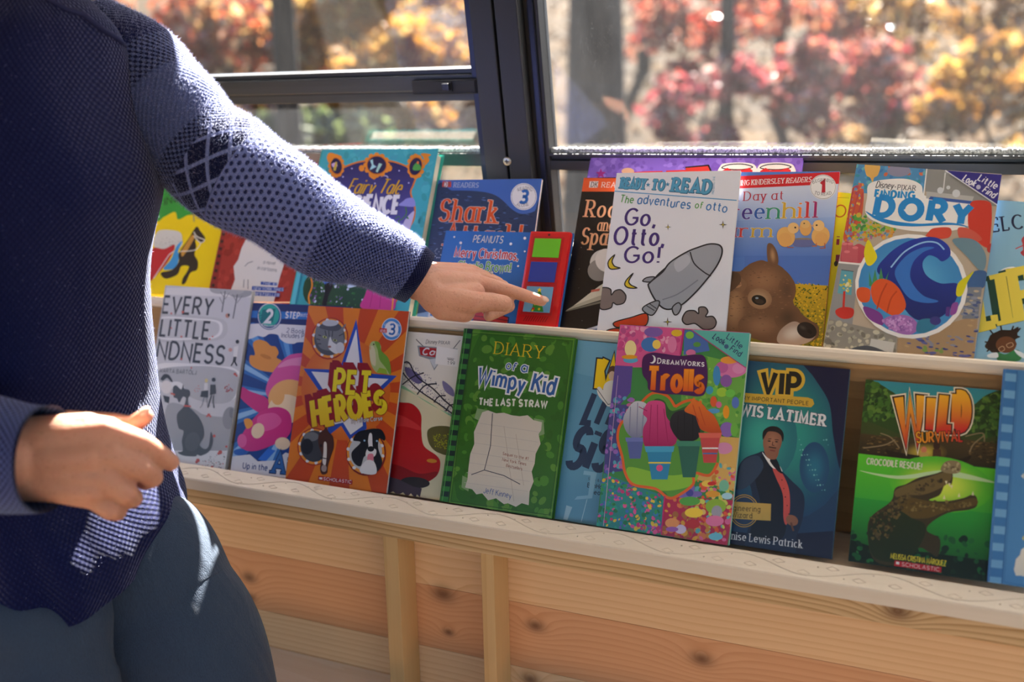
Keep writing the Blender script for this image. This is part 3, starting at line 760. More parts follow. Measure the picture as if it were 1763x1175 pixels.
("l","6a9a3a",7,[78,2070,1416,2084,1419,26,117,3,78,2070],0),
("p","2f7a35",[-1,2110,93,2110,99,1,0,-1]),
("p","16302c",[-1,2110,93,2110,93,2046,-1,2045]),
("p","16302c",[-1,1984,93,1984,93,1920,-1,1919]),
("p","16302c",[-1,1858,93,1859,93,1795,-1,1794]),
("p","16302c",[-1,1732,93,1733,93,1669,-1,1668]),
("p","16302c",[-1,1606,93,1608,93,1544,-1,1543]),
("p","16302c",[0,1481,93,1483,93,1420,0,1417]),
("p","16302c",[0,1356,93,1359,93,1295,0,1293]),
("p","16302c",[0,1232,93,1234,93,1171,0,1168]),
("p","16302c",[0,1107,93,1110,93,1047,0,1044]),
("p","16302c",[0,983,93,986,93,923,0,920]),
("p","16302c",[0,859,93,863,93,800,0,796]),
("p","16302c",[0,735,93,739,93,677,0,672]),
("p","16302c",[0,612,93,616,93,554,0,549]),
("p","16302c",[0,489,93,494,93,431,0,426]),
("p","16302c",[0,366,93,371,93,309,0,303]),
("p","16302c",[0,243,93,249,93,186,0,181]),
("p","16302c",[0,121,93,127,93,64,0,58]),
("l","54a04a",10,[18,2111,19,1],0),
("l","1d4a22",12,[96,2110,101,4],0),
("t","DIARY",[422,1832,1064,1828],143,"d8bc1e",0.11,{"serif": 1,"k": 0.45}),
("t","of",[598,1671,733,1646],94,"3a68b0",0.17,{"ol": [("dfe6ea",0.09)]}),
("t","a",[796,1652,889,1647],112,"3a68b0",0.17,{"ol": [("dfe6ea",0.09)]}),
("t","Wimpy",[249,1450,881,1419],190,"2f5ea6",0.17,{"ol": [("e3e8ea",0.1)],"jit": 0.06}),
("t","Kid",[962,1437,1259,1412],204,"2f5ea6",0.17,{"ol": [("e3e8ea",0.1)],"jit": 0.06}),
("t","THE LAST STRAW",[315,1198,1200,1264],76,"dfe4dc",0.27,{"jit": 0.04,"narrow": 0.9}),
("p","7fa070",[308,1155,453,1147,398,998,288,1033]),
("p","7fa070",[1046,1119,1173,1110,1208,952,1138,920]),
("p","7fa070",[238,339,348,307,344,165,247,199]),
("p","cdc8be",[380,1115,453,1147,561,1123,662,1141,767,1122,869,1122,967,1145,1050,1096,1156,1085,1160,993,1134,943,1175,833,1131,712,1135,597,1111,502,1152,393,1119,274,1130,115,1041,125,974,74,869,100,821,82,711,135,614,98,526,167,452,145,392,195,293,205,310,301,302,465,301,607,335,730,308,869,337,967]),
("l","b9b6b4",5,[366,982,1143,967],0),
("l","b9b6b4",5,[351,862,1135,851],0),
("l","b9b6b4",5,[335,742,1127,734],0),
("l","b9b6b4",5,[320,621,1119,618],0),
("l","b9b6b4",5,[305,501,1111,502],0),
("l","b9b6b4",5,[289,381,1103,386],0),
("l","b9b6b4",5,[274,261,1095,270],0),
("l","b6aea4",7,[685,984,940,133],0),
("l","b6aea4",7,[850,909,1036,331],0),
("l","3c4254",9,[515,1118,548,732,512,441,352,364],0),
("l","3c4254",9,[512,441,772,410,990,338],0),
("t","Sequel to the #1",[715,648,1048,627],34,"8a4a3a",0.12,{}),
("t","New York Times",[721,578,1032,561],35,"8a4a3a",0.12,{}),
("t","Bestsellers",[781,516,991,500],34,"8a4a3a",0.12,{}),
("t","Jeff Kinney",[541,174,900,160],64,"3a5ea0",0.1,{"jit": 0.08})],
'kid':[
("p","5f9cc0",[0,0,1422,0,1422,2096,0,2096]),
("p","6ba6c8",[1,2104,993,2100,1022,1604,37,1708]),
("t","LITTLE",[191,1144,1137,1164],342,"263a5c",0.2,{"slant": 0.3}),
("t","SiSTER",[57,620,1291,678],442,"263a5c",0.2,{"slant": 0.3}),
("t","KARATE",[316,1555,1015,1570],344,"f2cf12",0.22,{"ol": [("1c2436",0.05)]}),
("e","5a3a2a",[493,1766,57,5,9,-69]),
("e","dcc0ae",[492,1719,43,5,8,-54]),
("s","dfe2e4",[417,1619,532,1654,588,1420,488,1363,413,1469]),
("s","dfe2e4",[329,1552,375,1569,491,1432,487,1374,366,1464]),
("l","222a3a",7,[329,1552,485,1385,588,1420],0),
("t","Story & art by",[367,499,620,494],29,"2c4058",0.12,{}),
("t","BonHart Ray",[367,417,724,424],49,"23303f",0.16,{}),
("t","Jeong Lin",[420,348,733,354],49,"23303f",0.16,{}),
("p","86bcd8",[305,597,462,596,444,299,233,252,263,295,392,326,391,552,300,551]),
("p","9cc6dc",[146,175,221,164,182,11,132,14]),
("l","a4cede",9,[386,280,351,15],0)],
'trolls':[
("p","3f8a4a",[0,0,1488,0,1488,2296,0,2296]),
("p","d85a96",[7,2292,754,2292,738,1857,-9,1797]),
("r",["e27fae","c84486","e8a0c0","b8508c"],[8,2280,715,2277,717,2042,5,1990],60,34,21,1.0),
("p","5a4a9a",[-12,1821,210,1827,221,1531,116,1379,-10,1391]),
("p","6fb04a",[764,2046,1491,1939,1492,1149,827,1262]),
("r",["7fc04a","4f9a3e","93c85a","5aa848"],[767,2023,1471,1915,1490,1171,850,1264],110,31,22,1.0),
("p","4a70b8",[758,2280,997,2284,1067,2068,781,2000]),
("p","4a4a8c",[-31,1366,213,1389,228,641,13,592]),
("r",["7a5ab0","4a68b8","9a6ac0","c86aa0","58a8c0"],[6,1464,250,1486,267,623,13,592],80,32,23,1.0),
("p","2f8a8a",[13,592,732,428,755,12,12,-1]),
("r",["2fa08c","3a9a58","7a58b8","c03a78","e0c040","3f78c0","d85a9a","2a7a50"],[4,568,732,428,744,11,12,-1],230,26,24,1.0),
("p","b02a50",[744,429,1504,482,1476,-2,752,5]),
("r",["c8383c","d8a03c","a86a3c","d87a4a"],[746,407,1193,442,1215,22,755,12],60,35,25,1.0),
("p","d8b060",[1210,1141,1503,1150,1506,571,1079,652]),
("r",["e0c070","c88a3a","d86a9a","5ab0b8","e05a3a","c8d060"],[1173,843,1479,834,1538,36,1147,24,1008,463],140,31,26,1.0),
("e","8060b0",[408,2234,108,7,6,-57]),
("e","e8c030",[676,2240,62,4,5,-38]),
("e","f0e0a0",[162,2026,69,5,11,-95]),
("e","58a8d0",[178,1895,87,7,4,-33]),
("e","e8a020",[161,1930,93,7,3,-24]),
("e","3f78c0",[388,2090,108,7,9,-83]),
("e","f0d060",[460,2095,48,3,6,-52]),
("e","e080b0",[639,2107,52,4,10,-93]),
("e","7fc04a",[827,2226,47,3,5,-42]),
("e","d070a0",[861,2030,55,4,4,-37]),
("e","5a9a4a",[920,2127,42,3,3,-28]),
("e","d87ab0",[1316,1880,179,14,9,-91]),
("e","c060a0",[1223,1895,68,6,7,-63]),
("e","e090c0",[1405,1898,67,6,6,-58]),
("e","f0a040",[1294,1981,95,8,4,-41]),
("e","8a5aa8",[1284,1751,63,6,7,-68]),
("e","3f90c8",[1176,1800,41,3,11,-110]),
("e","6fc850",[1159,1626,59,5,5,-45]),
("e","a0d040",[1251,1623,59,5,5,-50]),
("e","6fc850",[1343,1620,53,4,4,-45]),
("e","3fa0c0",[1113,1633,41,4,4,-45]),
("e","e06030",[1171,1513,37,3,6,-59]),
("e","d86a9a",[1231,1484,32,3,4,-36]),
("e","f0a020",[1319,1413,35,3,7,-72]),
("e","5a7ac8",[1409,1523,40,4,6,-62]),
("e","58a0d0",[1182,1411,68,7,3,-27]),
("e","8a68b8",[1349,1224,76,7,9,-81]),
("e","6fb848",[1427,1232,40,4,8,-76]),
("e","d890b8",[1337,1020,89,9,6,-63]),
("e","e8c850",[1197,621,63,8,3,-35]),
("e","d03030",[1242,627,44,6,2,-22]),
("e","78c0a0",[1378,622,53,6,6,-62]),
("e","e0a030",[1264,518,76,10,4,-35]),
("e","a8d8e8",[1422,516,58,7,4,-35]),
("e","d8c8e8",[955,97,64,9,6,-49]),
("e","c02f38",[1085,171,77,10,5,-49]),
("e","f0d040",[1083,293,99,14,6,-53]),
("e","8fb83a",[1312,391,111,14,8,-79]),
("e","a0a0b0",[1329,337,57,8,6,-65]),
("e","e07aa8",[1317,236,97,13,6,-57]),
("e","6fc0d8",[1345,74,75,11,4,-39]),
("e","e89a60",[857,150,77,11,6,-53]),
("e","a060b8",[864,84,69,9,3,-27]),
("e","7a6ab8",[1094,496,58,8,3,-31]),
("e","7a6ab8",[1063,447,37,-44,-25,-20]),
("e","7a6ab8",[990,434,-19,-56,-31,9]),
("e","7a6ab8",[941,469,-58,-16,-9,30]),
("e","7a6ab8",[961,520,-44,39,22,24]),
("e","7a6ab8",[1033,540,9,58,31,-4]),
("e","58a848",[1025,409,113,15,5,-49]),
("e","4a4aa0",[1015,498,41,5,5,-40]),
("s","5a9a3a",[750,1427,655,1535,508,1561,398,1476,275,1277,153,1171,124,1003,209,802,267,623,391,499,727,472,780,422,893,448,1041,580,1072,719,1210,713,1297,858,1267,1034,1203,1209,1086,1448,941,1503,830,1447]),
("s","31602e",[721,1367,614,1473,496,1462,451,1224,1031,1100,1098,1334,946,1457]),
("s","8ac23a",[295,695,753,658,1072,719,1018,577,726,484,389,510]),
("l","e0662a",30,[751,1416,656,1523,509,1552,398,1476,275,1277,153,1171,131,1004,209,802,267,623,377,509,630,494,780,416,882,447,1040,591,1038,715,1210,713,1286,856],1),
("l","e0662a",30,[751,1416,850,1483,953,1504,1063,1445,1119,1359],1),
("s","c8ccd8>7a80a0",[188,1292,281,1430,430,1409,475,1226,432,1071,317,1024,225,1084,174,1196]),
("l","7a80a0",10,[240,1368,263,1065],1),
("l","7a80a0",9,[319,1422,350,1050],1),
("l","7a80a0",9,[396,1382,407,1080],1),
("p","5a68a8",[240,992,432,1013,423,803,298,789]),
("p","6f7cc0",[220,1018,448,1042,444,995,235,973]),
("s","d84a8c>a01a5c",[392,1312,449,1446,617,1450,670,1292,791,1166,797,1006,627,941,459,946,414,1127,448,1247]),
("l","a01a5c",9,[477,1413,504,974],1),
("l","a01a5c",9,[548,1420,601,961],1),
("l","a01a5c",9,[625,1381,713,1020],1),
("l","a01a5c",9,[438,1339,336,1377],1),
("p","2f8ab8",[482,914,773,946,754,612,576,591]),
("p","48a8d0",[454,945,792,982,785,918,476,883]),
("l","e8d040",16,[518,768,771,797],0),
("e","e0508c",[651,726,37,4,4,-36]),
("s","2c2c34>15151a",[716,1204,747,1346,906,1396,1030,1328,1058,1171,1022,1076,851,1046]),
("l","15151a",9,[796,1328,812,1076],1),
("l","15151a",9,[863,1357,896,1062],1),
("l","15151a",9,[958,1344,985,1095],1),
("p","2f6a5a",[827,1009,1072,1036,1059,672,922,655]),
("p","3f8a70",[804,1041,1087,1071,1082,1014,822,986]),
("s","e87a2a>c04a1a",[861,1380,920,1478,949,1538,990,1484,1033,1511,1063,1445,1187,1366,1269,1238,1276,1171,1067,1194,1007,1325]),
("l","c04a1a",9,[946,1457,1039,1237],1),
("l","c04a1a",9,[1017,1441,1108,1244],1),
("p","c84a4a",[1063,1126,1282,1149,1268,854,1133,839]),
("p","e06a5a",[1043,1156,1297,1182,1291,1127,1058,1103]),
("l","f0f0f0",16,[1102,994,1274,1013],0),
("l","3a78b8",15,[1113,938,1271,956],0),
("s","4a1a5a",[321,1930,410,1996,555,1995,747,1986,932,2016,1029,1984,1077,1791,1069,1607,1005,1555,795,1554,606,1547,435,1574,405,1665,336,1754]),
("e","e8e8ec",[431,1922,41,3,5,-47]),
("e","4a1a5a",[413,1928,36,3,5,-42]),
("t","DreamWorks",[491,1884,1028,1889],56,"f0f0f2",0.17,{"serif": 1,"caps": 1}),
("t","Trolls",[405,1576,1050,1610],245,"f2961e>d8561a",0.22,{"ol": [("a83a18",0.02)],"fat": 1}),
("p","5ab8ae",[837,2290,1500,2299,1482,1911]),
("l","b82a7a",9,[837,2290,1482,1911],0),
("t","Little",[1231,2219,1410,2112],62,"2a2f66",0.15,{"jit": 0.08}),
("t","Look",[1084,2213,1216,2137],62,"2a2f66",0.17,{"jit": 0.08}),
("t","Find",[1285,2095,1406,2024],62,"2a2f66",0.15,{"jit": 0.08}),
("e","3a5f88",[1249,2127,25,2,3,-25]),
("l","d85aa0",10,[7,2287,1489,2298],0),
("l","c02a78",19,[754,2292,746,1998],0),
("l","c02a78",15,[744,429,751,9],0),
("l","c8a8d0",7,[52,1707,85,9],0)],
'vip':[
("p","1c3a5c",[0,0,1458,0,1458,1994,0,1994]),
("e","2f9a8a*1a4468",[849,1290,713,80,97,-961]),
("e","3aa896*23707a",[613,1172,377,43,50,-475]),
("s","14183a",[975,2040,1462,1991,1472,958,1358,1257,1281,1610,1103,1867]),
("p","131a36",[404,137,765,145,1449,291,1467,-12,398,-23]),
("e","27708a*1f4a70",[1194,923,150,19,26,-265]),
("e","7ab8b8",[1014,1195,5,1,1,-4]),
("e","7ab8b8",[1110,1046,7,0,1,-7]),
("e","7ab8b8",[1206,897,8,2,0,-8]),
("e","7ab8b8",[1300,751,4,0,0,-5]),
("e","7ab8b8",[1037,1143,7,1,1,-6]),
("e","7ab8b8",[1133,994,9,1,1,-9]),
("e","7ab8b8",[1228,847,4,0,0,-5]),
("e","7ab8b8",[1322,700,6,1,1,-6]),
("e","7ab8b8",[1060,1092,8,1,1,-9]),
("e","7ab8b8",[1155,943,5,0,1,-5]),
("e","7ab8b8",[1250,796,7,1,1,-7]),
("e","7ab8b8",[1289,1225,9,1,1,-9]),
("e","7ab8b8",[1082,1040,5,0,1,-5]),
("e","7ab8b8",[1178,892,6,1,1,-7]),
("e","7ab8b8",[1272,745,9,1,1,-9]),
("e","7ab8b8",[1312,1173,4,1,0,-4]),
("e","7ab8b8",[1105,988,6,1,1,-6]),
("e","7ab8b8",[1200,841,9,1,1,-9]),
("e","7ab8b8",[1295,694,4,1,0,-4]),
("e","7ab8b8",[1032,1086,6,1,0,-7]),
("e","7ab8b8",[1128,937,8,1,0,-9]),
("e","7ab8b8",[1223,790,4,0,0,-5]),
("e","7ab8b8",[1262,1219,6,1,0,-7]),
("e","7ab8b8",[1054,1034,9,1,1,-9]),
("e","7ab8b8",[1150,886,4,1,0,-4]),
("e","7ab8b8",[1245,739,6,1,0,-7]),
("t","VIP",[545,1651,979,1667],227,"222018",0.24,{"ol": [("d8b038",0.15)],"skel": 0.03}),
("p","d0a838",[230,1632,1058,1652,1108,1638,1130,1590,1101,1551,253,1529]),
("t","VERY IMPORTANT PEOPLE",[296,1561,1072,1571],40,"2a2a1c",0.15,{}),
("t","LEWIS LATIMER",[191,1405,1265,1368],112,"dfe2e4",0.24,{"ol": [("1c3450",0.04)],"serif": 1,"k": 0.75}),
("s","1a2a44",[401,801,457,923,586,996,674,1018,824,877,969,759,1115,621,1128,377,1083,171,1051,-56,585,-62,604,393,542,658,446,600,389,592]),
("s","101828",[643,992,720,909,912,662,966,354,923,124,610,122,677,449,589,756]),
("s","2f4058",[439,875,588,973,669,857,553,660,423,597]),
("s","c4504a",[770,859,849,846,956,667,989,447,972,288,933,349,902,592,813,762]),
("s","e4e4e4",[640,1019,703,964,820,910,872,837,826,854,757,868,668,972]),
("s","10141c",[732,945,793,964,860,847,875,815,828,832,754,902]),
("e","a87458*8f5f48",[736,1140,98,-2,-5,-141]),
("s","1c1614",[633,1151,628,1243,695,1301,781,1301,842,1244,845,1153,816,1218,764,1247,685,1245,656,1200]),
("s","8f5f48",[659,1062,803,1079,793,964,703,964]),
("e","1c1614",[702,1143,18,0,0,-7]),
("e","1c1614",[779,1145,17,0,-1,-7]),
("l","4a2c20",9,[687,1162,722,1171],0),
("l","4a2c20",9,[758,1166,799,1166],0),
("l","2a1a14",11,[704,1081,781,1077],0),
("l","5a3428",9,[741,1141,738,1104,761,1102],0),
("l","7a3a34",12,[721,1047,775,1044],0),
("e","8f5f48",[1022,340,60,-25,-21,-50]),
("l","6a4434",20,[1013,316,1048,232],0),
("e","2a1a1a",[877,747,7,1,1,-6]),
("e","2a1a1a",[904,660,6,1,0,-6]),
("e","2a1a1a",[930,574,7,1,1,-7]),
("e","2a1a1a",[957,487,6,1,0,-6]),
("e","2a1a1a",[983,401,6,1,1,-6]),
("e","b8923a",[516,369,156,22,18,-174]),
("e","1f3a5a",[516,369,147,21,18,-165]),
("e","b8923a",[516,369,134,19,16,-152]),
("e","1f3a5a",[516,369,127,18,15,-145]),
("p","c0a050",[324,446,790,482,804,304,333,264]),
("t","Engineering",[323,354,686,382],56,"2a2618",0.11,{"serif": 1}),
("t","Wizard",[393,284,609,303],56,"2a2618",0.11,{"serif": 1}),
("t","Denise Lewis Patrick",[299,49,1152,70],80,"d8dade",0.13,{"serif": 1,"k": 0.5})],
'wild':[
("p","0f3a20",[0,0,1314,0,1314,1900,0,1900]),
("p","2f8a9a>3f9a8a",[1,1896,1318,1904,1322,1620,7,1552]),
("s","2c4a1e",[2,1892,105,1878,238,1811,330,1718,364,1321,14,1126,-8,1482]),
("s","2c4a1e",[1319,1889,1189,1855,1097,1770,1026,1654,1027,1373,1333,1321,1322,1620]),
("p","3a4a20",[-8,1482,360,1365,1023,1437,1326,1427,1328,1257,4,1125]),
("r",["3f6a26","2a5020","5a8030","1e3c18","48702a"],[3,1880,150,1859,309,1716,347,1519,-6,1460],150,31,31,1.0),
("r",["3f6a26","2a5020","5a8030","1e3c18","48702a"],[1314,1878,1190,1844,1044,1678,1032,1438,1326,1427],150,31,32,1.0),
("p","4a3c20>2a2414",[-4,1325,364,1321,1027,1373,1324,1363,1328,1119,5,1114]),
("e","c8b040*4a3c20",[631,1197,219,26,8,-108]),
("r",["5a4826","2c2010","7a6234","443618"],[6,1326,385,1323,399,1148,23,1149],60,20,33,3),
("r",["5a4826","2c2010","7a6234"],[1029,1351,1319,1384,1324,1171,1063,1161],60,19,34,3),
("l","8a7a5a",11,[195,1347,302,1314,394,1214],1),
("l","8a7a5a",12,[42,1174,247,1230,345,1297],1),
("l","8a7a5a",11,[1180,1432,1089,1336,1056,1247],1),
("l","8a7a5a",11,[1005,1403,1159,1452,1184,1369],1),
("s","20180e",[260,1199,315,1172,664,1158,963,1171,1068,1216,1043,1159,929,1102,569,1081,320,1106]),
("e","c87a5a",[629,1223,28,3,2,-34]),
("p","b89a50",[590,1193,671,1202,675,1148,594,1149]),
("e","3a2418",[746,1276,32,3,3,-43]),
("p","4a3020",[714,1240,788,1248,801,1163,715,1153]),
("p","5cc62a>2a9a38",[-6,1112,1329,1108,1338,501,-26,523]),
("p","2a9a38>0c3a22",[-25,655,1340,668,1310,5,-2,-4]),
("e","d8e850*4fb82c",[806,894,486,-12,-14,-278]),
("s","b8d8a0",[21,937,397,929,795,1032,1033,1029,1328,971,1037,976,799,979,400,896]),
("p","0a2418",[-2,-4,3,220,257,172,741,203,1306,206,1310,5]),
("r",["145a30","1a6a34","0c3020"],[-5,306,1329,417,1309,21,2,3],90,34,35,1.0),
("s","3c3420",[160,330,188,487,359,662,388,797,486,853,602,933,758,995,873,1053,916,1015,914,907,855,900,814,787,719,721,878,732,1032,784,1107,826,1151,811,1163,728,1098,677,907,619,757,502,724,412,849,346,842,176,761,206,659,232,552,68,353,15,224,81]),
("s","6a5a34",[390,775,487,842,682,943,875,1031,905,949,809,851,656,767,495,745,406,712]),
("s","58481f",[420,670,497,724,720,711,899,713,1128,797,1149,726,905,640,714,539,513,532]),
("s","20301a",[190,465,407,582,575,519,699,472,692,322,550,88,267,66,178,246]),
("r",["5c5030","463a22","66582f","2f2a18"],[179,464,379,665,607,868,839,984,788,870,500,681,372,275,209,251],150,20,36,1.0),
("r",["6f5f34","4a3e22","7c6a3c"],[500,681,1092,760,1134,724,808,616,511,553],60,17,37,1.0),
("s","8a7a58",[805,1033,829,1112,886,1145,966,1139,989,1088,974,1033,896,1012]),
("r",["b0a078","6a5a3c"],[814,1045,849,1114,967,1128,973,1043],20,19,38,1.0),
("p","e0d8b0",[882,914,905,917,899,878]),
("p","e0d8b0",[851,932,874,935,867,895]),
("p","e0d8b0",[980,788,1004,791,991,832]),
("p","e0d8b0",[845,749,869,752,856,793]),
("p","e0d8b0",[1105,821,1128,824,1116,865]),
("p","e0d8b0",[903,895,927,898,920,859]),
("t","W",[370,1295,633,1342],442,"f0b028>c81c28",0.21,{"ol": [("3a1a14",0.04),("e8dcc0",0.075)],"slant": 0.06}),
("t","I",[642,1431,703,1437],328,"f0b028>c81c28",0.27,{"ol": [("3a1a14",0.04),("e8dcc0",0.075)],"slant": 0.06}),
("t","D",[893,1466,1027,1481],357,"f0b028>c81c28",0.25,{"ol": [("3a1a14",0.04),("e8dcc0",0.075)],"slant": 0.06}),
("t","L",[746,1455,894,1462],345,"f0b028>c81c28",0.26,{"ol": [("3a1a14",0.04),("e8dcc0",0.075)],"slant": 0.06}),
("t","SURVIVAL",[552,1289,989,1351],105,"e8a020|c82028",0.15,{"ol": [("2a1a10",0.06)]}),
("t","CROCODILE RESCUE!",[88,1012,625,1022],62,"d8dcc0",0.18,{"jit": 0.05}),
("t","MELISSA CRISTINA MÁRQUEZ",[404,91,924,94],51,"d8c838",0.14,{"narrow": 1}),
("p","b82030",[446,76,886,78,886,23,445,21]),
("t","SCHOLASTIC",[515,32,869,33],36,"e0c8c8",0.13,{}),
("p","dcdce0",[461,66,491,67,492,41,461,41])],
'gingham':[
("p","4a86bc",[0,0,1473,0,1473,2087,0,2087]),
("p","3a76b0",[-8,2089,104,2078,109,-9,-5,-1]),
("p","6fa6d0",[-4,2047,100,2043,100,1965,-4,1968]),
("p","6fa6d0",[-4,1878,100,1875,100,1797,-4,1800]),
("p","6fa6d0",[-4,1709,100,1707,100,1629,-4,1631]),
("p","6fa6d0",[-3,1542,100,1540,100,1463,-4,1464]),
("p","6fa6d0",[-3,1374,100,1373,100,1296,-3,1297]),
("p","6fa6d0",[-3,1208,100,1207,100,1130,-3,1130]),
("p","6fa6d0",[-3,1041,101,1042,100,965,-3,964]),
("p","6fa6d0",[-2,876,101,877,100,800,-3,799]),
("p","6fa6d0",[-2,711,101,713,100,636,-2,634]),
("p","6fa6d0",[-2,546,101,549,100,473,-2,470]),
("p","6fa6d0",[-2,382,101,385,101,310,-2,306]),
("p","6fa6d0",[-1,219,101,223,101,147,-2,143]),
("p","6fa6d0",[-1,56,101,60,101,-15,-1,-20]),
("l","2a5f98",8,[104,2078,109,-9],0),
("l","2f66a0",4,[120,2062,125,24,523,10],0),
("p","dcd8cc",[275,373,252,350,246,300,213,255,208,195,202,154,223,99,268,106,394,87,673,131,652,478]),
("p","dcd8cc",[229,1086,205,1053,233,1026]),
("p","e8d050",[268,491,254,459,271,438])],
'babar':[
("p","f0d200",[0,0,1988,0,1988,1841,0,1841]),
("s","2f9a3c",[623,2057,1351,1433,1379,1273,1279,1250,1129,1188,1034,1310,854,1235,713,1185,446,1680]),
("p","2f9a3c",[447,2121,1083,2090,1351,1433,903,1394]),
("t","ING",[801,1424,1075,1495],119,"14331c",0.16,{}),
("t","A",[920,1608,1021,1637],121,"14331c",0.16,{}),
("l","8a8a80",17,[1350,1380,1435,1140],0),
("s","d4d2cc",[773,918,852,1022,1198,988,1295,856,1293,752,1003,704,803,759]),
("r",["8a8884"],[797,891,1213,936,1286,778,834,759],20,11,41,2),
("s","c0262e",[756,707,1000,717,1180,779,1139,546,921,238,799,238]),
("l","e8e8e8",16,[933,251,1117,624,1293,752],0),
("s","3f9ad8",[1305,843,1269,674,1314,622,1303,442,1212,391,1072,405,1169,546,1218,753]),
("s","2e241c",[1496,1060,1588,993,1708,874,1655,798,1536,852,1579,747,1584,619,1670,516,1689,388,1585,338,1537,186,1477,166,1472,262,1511,338,1528,440,1393,441,1354,313,1161,250,1045,340,1242,391,1327,519,1292,648,1409,880]),
("s","c8923a",[1455,931,1511,891,1451,724,1412,647,1366,596,1330,673,1385,802]),
("l","e8e4dc",14,[1471,983,1552,903,1700,849,1636,811,1489,917],1),
("l","e8e4dc",13,[1651,811,1578,696,1300,674],1)],
'reddiary':[
("p","a8332c",[0,0,1389,0,1389,2083,0,2083]),
("r",["9a2a26","b84036","8f2620"],[28,1156,1360,564,1390,-13,32,197],90,64,42,1.0),
("p","8f2626",[-79,1238,38,1233,118,196,-17,223]),
("p","3a1a1c",[-2,1183,52,1176,51,1130,-2,1137]),
("p","3a1a1c",[0,1069,54,1062,53,1016,0,1023]),
("p","3a1a1c",[2,955,55,948,55,903,1,909]),
("p","3a1a1c",[4,842,57,835,57,790,3,796]),
("p","3a1a1c",[6,729,59,723,59,677,5,684]),
("p","3a1a1c",[8,617,61,611,60,565,7,572]),
("p","3a1a1c",[9,505,63,499,62,454,9,460]),
("p","3a1a1c",[11,394,64,388,64,343,11,349]),
("p","3a1a1c",[13,283,66,277,66,232,13,238]),
("p","3a1a1c",[15,173,68,167,67,122,15,128]),
("p","dcd6d0",[446,963,590,945,779,851,988,782,1163,667,1168,520,1145,374,1133,181,1125,37,1116,-106,654,-55,357,143,394,340,324,540,380,638,396,813]),
("t","a novel",[815,570,1018,543],54,"5a5a66",0.12,{}),
("t","in cartoons",[737,485,1069,439],55,"5a5a66",0.12,{}),
("p","24489a",[842,302,1120,278,1124,234,848,253]),
("p","24489a",[711,236,1244,204,1246,146,717,177]),
("p","24489a",[743,158,1199,127,1198,70,752,94]),
("t","THE #1",[871,258,1112,239],34,"cfd8ea",0.15,{}),
("t","NEW YORK TIMES",[738,182,1239,156],39,"cfd8ea",0.15,{}),
("t","BESTSELLER",[773,99,1192,75],39,"cfd8ea",0.15,{}),
("l","4a4a50",10,[517,535,562,584,640,606],0),
("l","4a4a50",10,[552,337,570,214],0),
("l","4a4a50",10,[619,335,653,188],0)],
'fairy':[
("p","3aa6b4",[0,0,1801,0,1801,2339,0,2339]),
("r",["46b0bc","32989f","3f9fb2"],[4,2350,1789,2325,1837,928,196,1104],160,57,51,1.0),
("s","d87a2a",[266,1832,253,1957,386,2075,580,2152,752,2179,898,2186,1075,2178,1242,2144,1429,2069,1552,1949,1548,1828,1526,1721,1576,1615,1637,1484,1647,1326,1612,1220,1613,1077,1610,881,1620,623,1628,240,1442,128,734,103,294,93,187,298,185,565,302,905,331,1243]),
("s","23235a>6a6ac8",[292,1832,282,1943,406,2054,585,2128,757,2154,903,2162,1080,2154,1246,2121,1410,2053,1528,1942,1522,1828,1501,1721,1550,1615,1612,1484,1622,1326,1587,1220,1588,1076,1585,881,1595,622,1605,252,1437,154,728,129,318,120,216,300,207,566,325,905,353,1244]),
("e","c0c4f0",[534,2052,12,0,2,-11]),
("e","c0c4f0",[1278,2022,11,0,2,-11]),
("e","c0c4f0",[1459,1848,11,0,2,-11]),
("e","c0c4f0",[942,1837,12,0,2,-11]),
("e","c0c4f0",[418,1930,12,0,3,-11]),
("s","8a8cd0",[1366,1533,1426,1587,1474,1627,1573,1629,1616,1517,1440,1518]),
("s","b8b4d8",[1497,1165,1498,1297,1573,1417,1624,1444,1622,1313,1603,1194,1585,1076]),
("l","3f7a34",16,[1477,1508,1510,1416,1462,1335,1411,1308,1443,1256,1400,1222,1503,1205],1),
("p","2f7a3a",[1522,1389,1568,1338,1524,1343]),
("l","3f7a34",12,[1356,1333,1398,1374,1424,1348],1),
("e","b8b8d8",[1076,1926,55,0,7,-30]),
("e","2a2a68",[1071,1917,49,0,5,-25]),
("e","e08a2c",[916,2103,182,0,33,-161]),
("e","e08a2c",[1098,2103,7,-33,-25,0]),
("e","e08a2c",[1090,2023,-11,-29,-24,11]),
("e","e08a2c",[1036,1964,-27,-17,-17,20]),
("e","e08a2c",[949,1942,-35,0,-5,23]),
("e","e08a2c",[853,1963,-34,16,8,20]),
("e","e08a2c",[773,2022,-23,29,20,12]),
("e","e08a2c",[731,2103,-7,33,25,0]),
("e","e08a2c",[739,2185,11,28,24,-12]),
("e","e08a2c",[794,2244,27,16,17,-20]),
("e","e08a2c",[881,2265,36,0,5,-23]),
("e","e08a2c",[978,2243,34,-16,-8,-20]),
("e","e08a2c",[1057,2184,23,-29,-19,-12]),
("e","c86a1c",[916,2103,157,0,29,-139]),
("e","1c1c4a",[916,2103,146,0,26,-126]),
("e","e08a2c",[277,2089,102,21,67,-147]),
("e","e08a2c",[386,2089,7,-33,-26,0]),
("e","e08a2c",[388,2014,-12,-29,-25,12]),
("e","e08a2c",[360,1959,-27,-16,-17,21]),
("e","e08a2c",[310,1939,-36,0,-5,24]),
("e","e08a2c",[251,1959,-35,16,9,20]),
("e","e08a2c",[199,2014,-25,29,20,12]),
("e","e08a2c",[167,2089,-7,34,26,0]),
("e","e08a2c",[165,2165,12,29,25,-12]),
("e","e08a2c",[193,2220,28,17,18,-21]),
("e","e08a2c",[243,2240,37,0,6,-24]),
